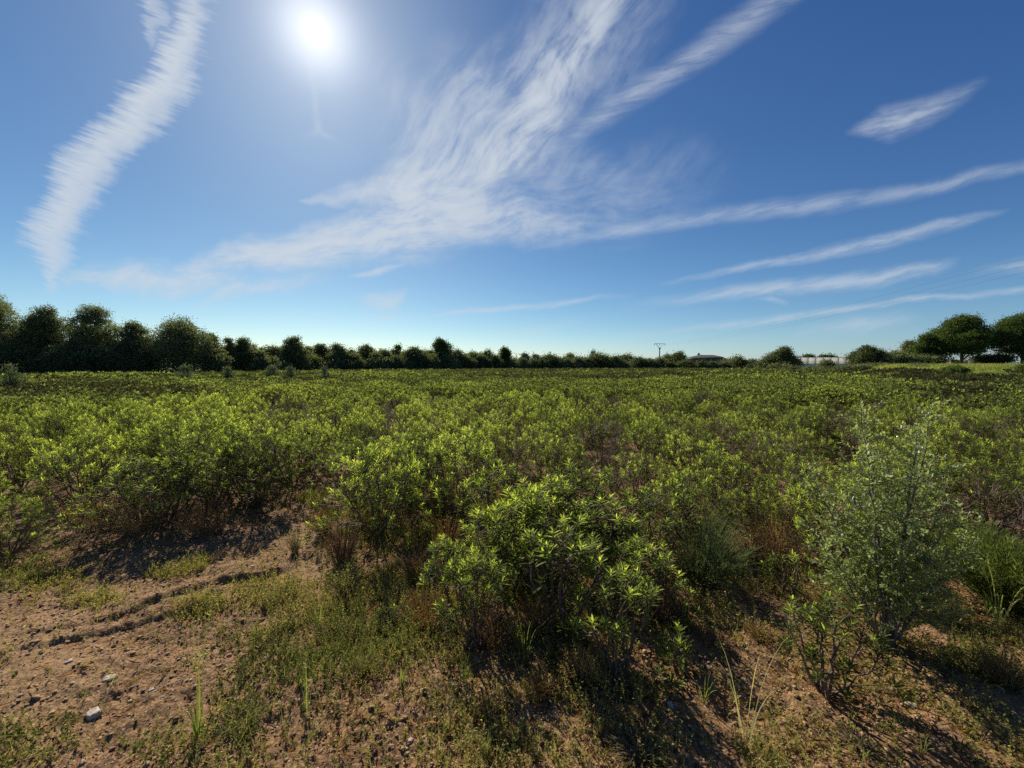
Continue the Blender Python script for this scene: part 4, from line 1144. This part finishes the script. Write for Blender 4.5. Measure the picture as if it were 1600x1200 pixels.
def wild_olive():
    rng = np.random.default_rng(33)
    bx, by = ground_pt(1383, 1012); z0 = float(terrain(bx, by))
    t = thing('wild_olive_shrub', 'tall wispy grey-green wild olive with tiny leaves, right foreground', 'wild olive', (bx, by, z0))
    S = by / F
    fo = MB(); st = MB()
    # leader tips: photo px offsets from base (dx, height above base in px of the base plane)
    leaders = [(-55, 392, 0.0), (-20, 372, .1), (62, 398, 0.0), (-105, 285, .15), (-75, 330, -.12), (20, 320, .2), (95, 300, .1), (40, 250, -.2), (-125, 190, .0), (128, 235, .15), (-30, 230, -.25), (75, 180, -.15), (150, 165, .05), (-90, 130, -.1), (5, 350, -.1), (110, 345, .25)]
    for dx, hh, dy in leaders:
        e = np.array([dx * S, dy, hh * S]); m = np.array([dx * S * 0.35 + rng.normal(0, .02), dy * 0.4, hh * S * 0.45])
        p = bez(np.array([rng.normal(0, .015), rng.normal(0, .015), -0.03]), m, e, 12)
        p[2:-1] += rng.normal(0, 0.006, (9, 3))
        r0 = 0.011 if hh > 280 else 0.007
        tube(st, p, np.linspace(r0, 0.0018, 12), 5, 0.5)
        L_ = np.linalg.norm(e)
        ns = int(L_ / 0.048)
        for k in range(ns):
            f = 0.22 + 0.76 * (k + rng.random()) / ns
            q = p[min(10, int(f * 11))] + (p[min(11, int(f * 11) + 1)] - p[min(10, int(f * 11))]) * rng.random()
            a = k * 2.399 + rng.uniform(-.5, .5)
            ln = (0.06 + 0.26 * (1 - f) ** 0.7) * rng.uniform(0.6, 1.3)
            dr = np.array([math.cos(a), math.sin(a), rng.uniform(0.35, 1.0)]); dr /= np.linalg.norm(dr)
            e2 = q + dr * ln
            sp = bez(q, q + dr * ln * 0.5 + rng.normal(0, .008, 3), e2, 4)
            tube(st, sp, [0.0026, 0.002, 0.0016, 0.001], 3, 0.5)
            leaves_along(fo, sp, rng, 0.0125, 0.023, OVAL, 0.50 + 0.22 * (f > 0.85), out=(0.5, 1.2))
            if ln > 0.15:
                for _ in range(2):
                    q2 = sp[rng.integers(1, 3)]; d2 = norm((dr + rng.normal(0, 0.55, 3))[None])[0]
                    s2 = bez(q2, q2 + d2 * ln * 0.25, q2 + d2 * ln * 0.5 + [0, 0, .01], 3)
                    tube(st, s2, [0.0016, 0.0013, 0.0008], 3, 0.5)
                    leaves_along(fo, s2, rng, 0.0125, 0.021, OVAL, 0.40)
        leaves_along(fo, p[7:], rng, 0.013, 0.026, OVAL, 0.62)
    link('foliage', fo.mesh('wild_olive_leaves', M_OLIVE), t)
    link('branches', st.mesh('wild_olive_branches', M_BARK), t)
    # the pale bare branch arching to the right
    m = MB(); y1 = by + 0.05
    def pt(px, py, yy):
        d = ray(px, py); k = yy / d[1]
        return np.array([d[0] * k - bx, yy - by, H + d[2] * k - z0])
    pp = np.array([pt(1425, 944, y1), pt(1462, 925, y1), pt(1485, 895, y1), pt(1502, 862, y1), pt(1512, 825, y1 + .05)])
    q = np.concatenate([bez(pp[0], pp[1], pp[2], 7), bez(pp[2], pp[3], pp[4], 7)[1:]]) + rng.normal(0, 0.002, (13, 3))
    q = np.concatenate([[[0.01, 0, 0.12]], [[0.07, 0.02, 0.17]], q])
    tube(m, q, np.linspace(0.0075, 0.003, 15), 6, 0.5)
    for k in range(3, 14):
        d = norm(rng.normal(0, 1, 3)[None])[0]; tube(m, [q[k], q[k] + d * 0.015, q[k] + d * 0.035], [0.002, 0.0016, 0.0008], 3)
    link('pale_branch', m.mesh('pale_branch', M_PALEB), t)
    fo = MB()
    for k in range(9, 15):
        for _ in range(2):
            d = norm((rng.normal(0, .7, 3) + [0.1, 0, .6])[None])[0]; ln = rng.uniform(.06, .15)
            leaves_along(fo, bez(q[k], q[k] + d * ln * .5, q[k] + d * ln, 4), rng, 0.013, 0.024, OVAL, 0.5)
    link('branch_leaves', fo.mesh('pale_branch_leaves', M_OLIVE), t)
wild_olive()

def broom_bush(name, label, cat, px, py, top, wpx, mat, nst=420, leafL=0.018, tint=0.5, seed=0, step=0.014, lean=(0, 0), thin=0.0011, rich=1.0, group=None, curve=0.5, leaf=NEED, lw=3.0, smat=None):
    """many thin upward wands with tiny leaves"""
    rng = np.random.default_rng(seed + int(px))
    x, y = ground_pt(px, py); z = float(terrain(x, y))
    h = top_z(px, top, y + 0.1) - z; w = wpx / F * y
    t = thing(name, label, cat, (x, y, z), 0, group)
    fo = MB(); st = MB()
    lf = (leaf[0] * np.array([lw, 1, 1]), leaf[1])
    for i in range(nst):
        a = rng.uniform(0, 6.28); u = math.sqrt(rng.random())
        hh = h * (1 - 0.35 * u * u) * rng.uniform(0.40, 1.0)
        b = np.array([math.cos(a) * u * w * 0.16, math.sin(a) * u * w * 0.16, -0.01])
        e = np.array([math.cos(a) * u * w * 0.5 + lean[0] * hh, math.sin(a) * u * w * 0.5 + lean[1] * hh, hh])
        m = b * (1 - curve) + e * curve * np.array([0.7, 0.7, 1]) + [0, 0, hh * 0.12] + rng.normal(0, w * 0.03, 3)
        p = bez(b, m, e, 6)
        tube(st, p, np.linspace(thin * 1.6, thin * 0.6, 6), 3, tint)
        if rng.random() < rich:
            leaves_along(fo, p[1:], rng, step, leafL, lf, tint + rng.normal(0, 0.08), out=(0.25, 0.8))
    if fo.n: link('foliage', fo.mesh(name + '_foliage', mat), t)
    link('stems', st.mesh(name + '_stems', smat or mat), t)
    return t

broom_bush('broom_bush', 'grey-green wispy broom leaning left, right of the bright tufted shrubs', 'broom', 1092, 905, 792, 175, M_BROOM, 380, 0.020, 0.75, 1, lean=(0.10, 0), step=0.016)
broom_bush('broom_bush', 'second smaller wispy broom behind the first', 'broom', 1110, 862, 760, 110, M_BROOM, 260, 0.020, 0.6, 2, lean=(0.05, 0))
broom_bush('grass_mound', 'dense mound of fine green grass at the right picture edge', 'grass clump', 1585, 955, 815, 175, M_GRASS, 900, 0.05, 0.32, 3, step=0.04, thin=0.0014, curve=0.3)
broom_bush('grass_mound', 'lower fine green grass mound left of the one at the right edge', 'grass clump', 1515, 905, 800, 120, M_GRASS, 500, 0.045, 0.35, 4, step=0.04, thin=0.0013, curve=0.3)
DRYG = 'dry weed bushes between the shrubs'
for i, (px, py, top, w, tint, lb, mt) in enumerate([
    (150, 832, 752, 110, 0.86, 'yellow-brown dry weed bush at the left end of the bare soil', M_DRY),
    (222, 836, 755, 120, 0.88, 'golden dry weed bush under the broad left shrub', M_DRY),
    (318, 838, 765, 90, 0.62, 'brown dry weed bush at the foot of the tall open shrub', M_DRY),
    (535, 885, 792, 70, 0.1, 'dark purple-brown leafless bush in front of the round shrub', M_DRY),
    (505, 840, 780, 50, 0.2, 'small dark twiggy bush left of the round shrub', M_DRY),
    (655, 900, 838, 90, 0.12, 'low rusty-red weed patch right below the round shrub', M_DRY),
    (690, 800, 715, 60, 0.66, 'straw-coloured weed bush in the gap right of the round shrub', M_DRY),
    (700, 865, 790, 60, 0.5, 'brown weed bush standing in the gap, nearer the viewer', M_DRY),
    (775, 1005, 925, 110, 0.35, 'reddish-brown weed bush under the leggy shrub', M_DRY),
    (840, 990, 905, 90, 0.5, 'brown seedy weed bush under the centre shrubs', M_DRY),
    (905, 1062, 990, 70, 0.82, 'yellow flowering weed bush below the brightest shrub', M_DRY),
    (1040, 965, 890, 100, 0.15, 'dark brown dead bush below the wispy broom', M_DRY),
    (1215, 872, 785, 95, 0.86, 'golden-brown dry weed bush left of the wild olive', M_DRY),
    (1185, 880, 815, 70, 0.25, 'rust-brown dry weed bush in shade left of the wild olive', M_DRY),
    (1570, 1075, 985, 80, 0.55, 'thin brown weed bush at the lower right picture edge', M_DRY),
    (1470, 965, 905, 70, 0.7, 'pale dry weed bush right of the wild olive base', M_DRY),
    (540, 930, 870, 60, 0.75, 'yellow-green weed bush standing in the middle of the weeds', M_WEED),
    (590, 700, 655, 60, 0.6, 'ochre dry weed bush far behind the round shrub', M_DRY),
    (520, 990, 950, 70, 0.7, 'low yellowish weed clump in the green weeds left of the seedling shrub', M_WEED),
    (575, 1060, 1015, 80, 0.8, 'straw-yellow low weed clump below the seedling shrub', M_DRY),
    (672, 985, 930, 70, 0.62, 'brown-yellow weed clump left of the leggy shrub foot', M_DRY),
    (700, 1100, 1050, 80, 0.4, 'dark green weed clump below the leggy shrub, near the bottom', M_WEED),
    (850, 1085, 1030, 70, 0.45, 'reddish weed clump in shade below the bare-legged shrub', M_DRY),
    (930, 1125, 1085, 60, 0.75, 'golden weed clump on the brown soil, bottom centre', M_DRY),
    (380, 1130, 1080, 90, 0.6, 'loose green weed clump right of the tall thin stalks', M_WEED),
    (1000, 1180, 1120, 110, 0.35, 'grey-green feathery weed clump at the bottom edge, right of centre', M_WEED),
    (1190, 1000, 960, 60, 0.6, 'small dry weed clump on the soil left of the twisted shrub', M_DRY),
    (1340, 1160, 1120, 70, 0.65, 'thin green-yellow weed clump in the long shadows at lower right', M_WEED),
    (440, 940, 905, 60, 0.75, 'short yellow-green weed clump above the end of the rut', M_WEED),
    (1120, 1010, 975, 60, 0.35, 'brown crumbly weed clump right of the single long-leaved plant', M_DRY),
    (660, 960, 905, 80, 0.25, 'rusty twiggy weed clump between seedling and leggy shrubs', M_DRY),
    (760, 1120, 1070, 60, 0.55, 'brown seedy weed clump left of the long shadow, bottom centre', M_DRY),
    (462, 868, 818, 26, 0.1, 'little dark green weed standing at the edge of bare soil', M_WEED),
]):
    broom_bush('weed_bush', lb, 'weed bush', px, py, top, w, mt, 150 if w > 40 else 60, 0.011, tint, 20 + i, step=0.016, thin=0.0010, group=DRYG, leaf=OVAL, lw=0.9, smat=M_TWIG)

def grass_tuft(name, label, px, py, top, nb, mat, tint, spread=0.35, width=0.005, seed=0, group=None, arch=0.5, cat='grass tuft', heads=False):
    rng = np.random.default_rng(seed + 7 * int(px))
    x, y = ground_pt(px, py); z = float(terrain(x, y)); h = max(0.05, top_z(px, top, y) - z)
    t = thing(name, label, cat, (x, y, z), 0, group)
    m = MB(); hd = MB()
    for i in range(nb):
        a = rng.uniform(0, 6.28); l = h * rng.uniform(0.5, 1.05); s_ = spread * rng.uniform(0.2, 1.1)
        b = np.array([math.cos(a), math.sin(a), 0]) * rng.uniform(0, 0.02)
        e = np.array([math.cos(a) * l * s_, math.sin(a) * l * s_, l * (1 - arch * s_ * s_)])
        c = np.array([math.cos(a) * l * s_ * 0.3, math.sin(a) * l * s_ * 0.3, l * 0.75])
        p = bez(b, c, e, 7)
        side = norm(np.cross(np.gradient(p, axis=0), np.array([math.cos(a), math.sin(a), 0.3])) + 1e-9)
        wd = width * np.array([0.7, 1, 1, 0.9, 0.7, 0.45, 0.05])[:, None] * rng.uniform(0.6, 1.2)
        V = np.concatenate([p - side * wd / 2, p + side * wd / 2]); k = np.arange(6)
        m.add(V, [np.stack([k, k + 1, k + 8, k + 7], -1)], tint + rng.normal(0, 0.08))
        if heads and i % 2 == 0:
            hd = MB(); leaves_along(hd, p[4:], rng, 0.012, 0.016, OVAL, 0.8); link('seed_head', hd.mesh(name + '_head', M_GRASS), t)
    link('blades', m.mesh(name + '_blades', mat), t)
    return t
GT = 'grass tufts in the foreground'
for i, a in enumerate([
    (902, 1018, 945, 14, .35, 'upright green grass tuft below the centre shrubs'), (820, 1040, 930, 22, .25, 'tall dark green grass tuft left of the centre'),
    (1066, 1052, 1000, 9, .4, 'short grass tuft at the foot of the single long-leaved plant'), (1162, 905, 848, 9, .45, 'bright grass tuft between broom and wild olive'),
    (1072, 985, 930, 12, .3, 'grass tuft shaded below the wispy broom'), (868, 1195, 1140, 5, .6, 'few pale blades at the bottom edge, centre'),
    (640, 860, 812, 12, .45, 'green grass tuft right of the dark-based round shrub'), (650, 905, 860, 8, .5, 'small green grass tuft in the rusty weeds'),
    (548, 905, 850, 12, .5, 'light green grass tuft in the middle weeds'), (725, 1068, 1010, 16, .3, 'dark grass tuft below the leggy shrub'),
    (628, 1075, 1035, 14, .55, 'yellow-green low grass tuft in the green weeds'), (470, 1080, 1040, 14, .5, 'low grass tuft left in the green weeds'),
    (310, 1165, 1085, 14, .55, 'fresh grass tuft at the base of the tall thin stalks'), (1545, 960, 905, 22, .5, 'arching grass tuft under the right grass mounds'),
    (1440, 1180, 1145, 8, .5, 'small grass tuft at the bottom edge, right'), (1350, 1190, 1160, 8, .5, 'tiny grass tuft at the bottom edge, left of the right one'),
    (760, 1185, 1130, 14, .4, 'grey-green grass tuft at the bottom edge left of centre'), (1100, 1100, 1050, 8, .6, 'thin pale grass tuft right of the pinkish stone'),
    (1262, 905, 862, 10, .4, 'grass tuft behind the small leafy shrub by the wild olive'), (498, 985, 930, 12, .5, 'green grass tuft where soil meets green weeds'),
]):
    grass_tuft('grass_tuft', a[5], a[0], a[1], a[2], a[3], M_GRASS, a[4], 0.75, 0.005, i, GT, 0.5)
grass_tuft('dry_stalks', 'tall thin brown-green stalks rising from the grass tuft at lower left', 312, 1160, 925, 7, M_GRASS, 0.62, 0.16, 0.004, 3, None, 0.2, 'dry stalks', True)
grass_tuft('dry_stalks', 'bleached bent stalks in front of the wild olive, bottom right', 1165, 1175, 985, 6, M_GRASS, 0.98, 0.5, 0.004, 5, None, 0.6, 'dry stalks')
grass_tuft('dry_stalks', 'bleached stalks curling over the brown soil right of the wild olive', 1470, 975, 925, 12, M_GRASS, 0.98, 1.0, 0.005, 6, None, 0.8, 'dry stalks')
grass_tuft('dry_stalks', 'long pale arching blades at the right edge under the grass mound', 1560, 985, 880, 14, M_GRASS, 0.85, 1.0, 0.007, 8, None, 0.7, 'dry stalks')
grass_tuft('dry_stalks', 'thin dead stalks standing below the wispy broom', 1010, 985, 870, 9, M_GRASS, 0.9, 0.35, 0.003, 9, None, 0.4, 'dry stalks')
grass_tuft('dry_stalks', 'short stalks with seed heads left of the leggy shrub', 480, 1120, 1020, 6, M_GRASS, 0.6, 0.2, 0.003, 10, None, 0.3, 'dry stalks', True)

# ------------------------------------------------------------------- stones
def stone(label, px, py, wpx, hpx, seed, mat=M_STONE):
    rng = np.random.default_rng(seed); x, y = ground_pt(px, py)
    d = math.hypot(math.hypot(x, y), H); s_ = wpx / F * y * 0.36
    na, nr = 14, 9; V = []; F_ = []
    off = rng.uniform(0, 50, 3)
    for i in range(nr + 1):
        ph = math.pi * i / nr
        for j in range(na):
            a = 2 * math.pi * j / na
            v = np.array([math.sin(ph) * math.cos(a), math.sin(ph) * math.sin(a), math.cos(ph)])
            k = 0.55 + 1.0 * float(fbm(v[0] * 1.6 + off[0] + v[2], v[1] * 1.6 + off[1] + v[2] * 1.7, seed, 3))
            v = np.clip(v, -0.74, 0.70) * 1.2
            V.append(v * k * [s_, s_ * 0.8, s_ * hpx / wpx])
    for i in range(nr):
        for j in range(na): F_.append([i * na + j, (i + 1) * na + j, (i + 1) * na + (j + 1) % na, i * na + (j + 1) % na])
    me = make_mesh('stone', V, [np.array(F_)], mat)
    o = link('stone', me, None, (x, y, float(terrain_detail(x, y)) + s_ * 0.02)); o.rotation_euler = (0, 0, rng.uniform(0, 6))
    tag(o, label, 'stone', 'loose stones on the soil')
for i, a in enumerate([(146, 1122, 30, 14, 'white angular stone on the bare soil at lower left'), (1048, 1108, 18, 14, 'pinkish round stone in brown soil, bottom centre right'),
                       (1425, 1106, 20, 14, 'pale stone between the two long shadows, lower right'), (237, 1084, 13, 9, 'small cream pebble on bare soil right of the white angular stone'),
                       (172, 1070, 22, 10, 'flat tan stone above the white angular stone'), (1470, 1026, 12, 7, 'small white stone right of the wild olive base'),
                       (642, 1162, 12, 9, 'small pale pebble at bottom, left of centre'), (1396, 964, 12, 12, 'whitish stone at the wild olive base'), (108, 1045, 14, 7, 'small tan stone left, between the ruts and the white stone')]):
    stone(a[4], a[0], a[1], a[2], a[3], 50 + i)

# ------------------------------------------- litter, gravel and small weeds
def weed_density(x, y):
    px, py = to_px(x, y)
    edge = 500 - (py - 860) * 0.62 + (fbm(x * 3, y * 3, 91, 2) - .5) * 140      # left border of the weeds
    d = sstep(-40, 90, px - edge)
    d = d * (1.0 - 0.72 * sstep(780, 960, px)) * (1 - 0.3 * sstep(1180, 1200, py))
    d = d * (0.15 + 1.25 * sstep(0.36, 0.62, fbm(x * 2.4, y * 2.4, 92, 3)))
    d = np.maximum(d, 0.9 * sstep(0.66, 0.78, fbm(x * 2.0, y * 2.0, 93, 2)) * (px > 100))
    # mats on the bare soil
    for cx, cy, r in ((150, 945, 38), (20, 1180, 80), (60, 905, 60), (420, 1010, 60), (430, 935, 70), (250, 1170, 60), (780, 1180, 120), (620, 1010, 90)):
        d = np.maximum(d, 0.8 * np.exp(-(((px - cx) / r) ** 2 + ((py - cy) / (r * 0.4)) ** 2)))
    return np.clip(d, 0.03, 1)

def sector_pts(n, r0, r1, rng, amax=60):
    a = rng.uniform(-amax, amax, n) * math.pi / 180
    r = np.sqrt(rng.uniform(r0 * r0, r1 * r1, n))
    x, y = r * np.sin(a), r * np.cos(a)
    return x, y

def build_weeds():
    rng = np.random.default_rng(61)
    x, y = sector_pts(210000, 1.3, 5.6, rng)
    px, py = to_px(x, y)
    d = weed_density(x, y)
    cl = inside(x, y, CLEAR) | (np.hypot(x, y) < 3.4)
    k = (rng.random(len(x)) < d * np.where(cl, 0.62, 0.34)) & (px > -60) & (px < 1660)
    x, y = x[k], y[k]; n = len(x)
    z = terrain_detail(x, y)
    tone = 0.42 + 0.5 * (fbm(x * 3, y * 3, 95, 2) - .5) + rng.normal(0, 0.09, n)
    dryw = fbm(x * 1.8, y * 1.8, 97, 2)
    tone = np.where(rng.random(n) < sstep(0.20, 0.55, dryw) * 0.85, 0.80 + 0.25 * rng.random(n), tone)
    h = (0.012 + 0.085 * rng.random(n) ** 2) * (0.5 + 1.1 * fbm(x * 2, y * 2, 96, 2))
    per = 9
    idx = np.repeat(np.arange(n), per); kk = np.tile(np.arange(per), n)
    f = (kk + 0.5) / per
    lean = rng.normal(0, 0.35, (n, 2))
    P = np.stack([x[idx] + lean[idx, 0] * h[idx] * f, y[idx] + lean[idx, 1] * h[idx] * f, z[idx] + h[idx] * f], -1)
    az = kk * 2.4 + rng.uniform(0, 6.28, n)[idx]; tl = rng.uniform(0.5, 1.45, len(kk))
    dd = np.stack([np.sin(tl) * np.cos(az), np.sin(tl) * np.sin(az), np.cos(tl)], -1)
    X, Y, Z = frames(dd, rng.normal(0, 0.5, len(kk)))
    L = rng.uniform(0.007, 0.017, len(kk))
    mb = MB()
    scatter(mb, OVAL[0], OVAL[1], P, X, Y, Z, L, tone[idx] + rng.normal(0, 0.06, len(kk)))
    # thin upright stems
    D = norm(np.stack([lean[:, 0], lean[:, 1], np.ones(n)], -1))
    X, Y, Z = frames(D, rng.uniform(0, 6, n))
    scatter(mb, NEED[0], NEED[1], np.stack([x, y, z - 0.003], -1), X, Y, Z, np.stack([np.full(n, 0.035), h * 1.25, h], -1), tone * 0.6 + 0.25)
    # small grass-like blades mixed in
    m = rng.random(n) < 0.30
    xb, yb = x[m] + rng.normal(0, .01, m.sum()), y[m] + rng.normal(0, .01, m.sum()); nb = len(xb)
    az = rng.uniform(0, 6.28, nb); tl = rng.uniform(0.05, 0.7, nb)
    dd = np.stack([np.sin(tl) * np.cos(az), np.sin(tl) * np.sin(az), np.cos(tl)], -1)
    X, Y, Z = frames(dd, rng.uniform(0, 6.28, nb)); L = rng.uniform(0.03, 0.11, nb)
    scatter(mb, NEED[0], NEED[1], np.stack([xb, yb, terrain_detail(xb, yb)], -1), X, Y, Z, np.stack([np.full(nb, 0.09), L, L], -1), rng.uniform(0.35, 1.0, nb))
    o = link('ground_weeds', mb.mesh('ground_weeds', M_WEED))
    tag(o, 'carpet of tiny green and yellowing weeds over the foreground soil', 'weeds', kind='stuff')
build_weeds()

def build_litter():
    rng = np.random.default_rng(62)
    x, y = sector_pts(230000, 1.2, 8.5, rng)
    px, py = to_px(x, y)
    r = np.hypot(x, y)
    bare = (px < 520) & (py > 800)
    dl = np.where(bare, 0.22, 0.95) * (0.4 + 0.9 * sstep(0.35, 0.65, fbm(x * 2.6, y * 2.6, 98, 3))) * np.where(r > 5, 0.5, 1)
    k = (rng.random(len(x)) < dl) & (px > -60) & (px < 1660)
    x, y = x[k], y[k]; n = len(x)
    P = np.stack([x, y, terrain_detail(x, y) + rng.uniform(0.001, 0.006, n)], -1)
    az = rng.uniform(0, 6.28, n)
    dd = np.stack([np.cos(az), np.sin(az), rng.normal(0, 0.22, n)], -1)
    X, Y, Z = frames(dd, rng.normal(0, 0.5, n))
    L = rng.uniform(0.008, 0.028, n); tw = rng.random(n) < 0.45
    W = np.where(tw, 0.06, 0.42)
    L = np.where(tw, L * rng.uniform(1.8, 4.5, n), L)
    tint = rng.beta(1.4, 2.2, n)
    mb = MB()
    scatter(mb, LEAF2[0], LEAF2[1], P, X, Y, Z, np.stack([L * W * 2, L, L], -1), tint)
    o = link('leaf_litter', mb.mesh('leaf_litter', M_DRY))
    tag(o, 'brown dead leaves and twigs strewn on the soil', 'leaf litter', kind='stuff')
build_litter()

def build_gravel():
    rng = np.random.default_rng(63)
    x, y = sector_pts(75000, 1.2, 6.5, rng)
    px, py = to_px(x, y)
    k = (px > -60) & (px < 1660) & (rng.random(len(x)) < 0.35 + 0.65 * sstep(0.4, 0.65, fbm(x * 4, y * 4, 99, 3)))
    x, y = x[k], y[k]; n = len(x)
    oc = np.array([[1, 0, 0], [0.1, 1, 0.1], [-1, .1, 0], [0, -1, -.1], [.1, 0, .8], [0, .1, -.8], [.75, .65, .35], [-.7, -.6, .4], [.6, -.7, .3], [-.65, .7, .3]], float)
    tf = [np.array([[0, 6, 4], [6, 1, 4], [1, 9, 4], [9, 2, 4], [2, 7, 4], [7, 3, 4], [3, 8, 4], [8, 0, 4], [0, 5, 6], [6, 5, 1], [1, 5, 9], [9, 5, 2], [2, 5, 7], [7, 5, 3], [3, 5, 8], [8, 5, 0]])]
    S = 0.0018 + 0.0120 * rng.random(n) ** 5 + 0.003 * rng.random(n)
    X, Y, Z = frames(norm(rng.normal(0, 1, (n, 3)) * [1, 1, .3]), rng.normal(0, .3, n))
    mb = MB()
    scatter(mb, oc, tf, np.stack([x, y, terrain_detail(x, y) + S * 0.2], -1), X, Y, Z, np.stack([S, S * rng.uniform(.6, 1, n), S * rng.uniform(.5, .8, n)], -1), 0.5)
    o = link('gravel', mb.mesh('gravel', M_GRAV))
    tag(o, 'small reddish and tan pebbles and crumbs of soil', 'gravel', kind='stuff')
build_gravel()
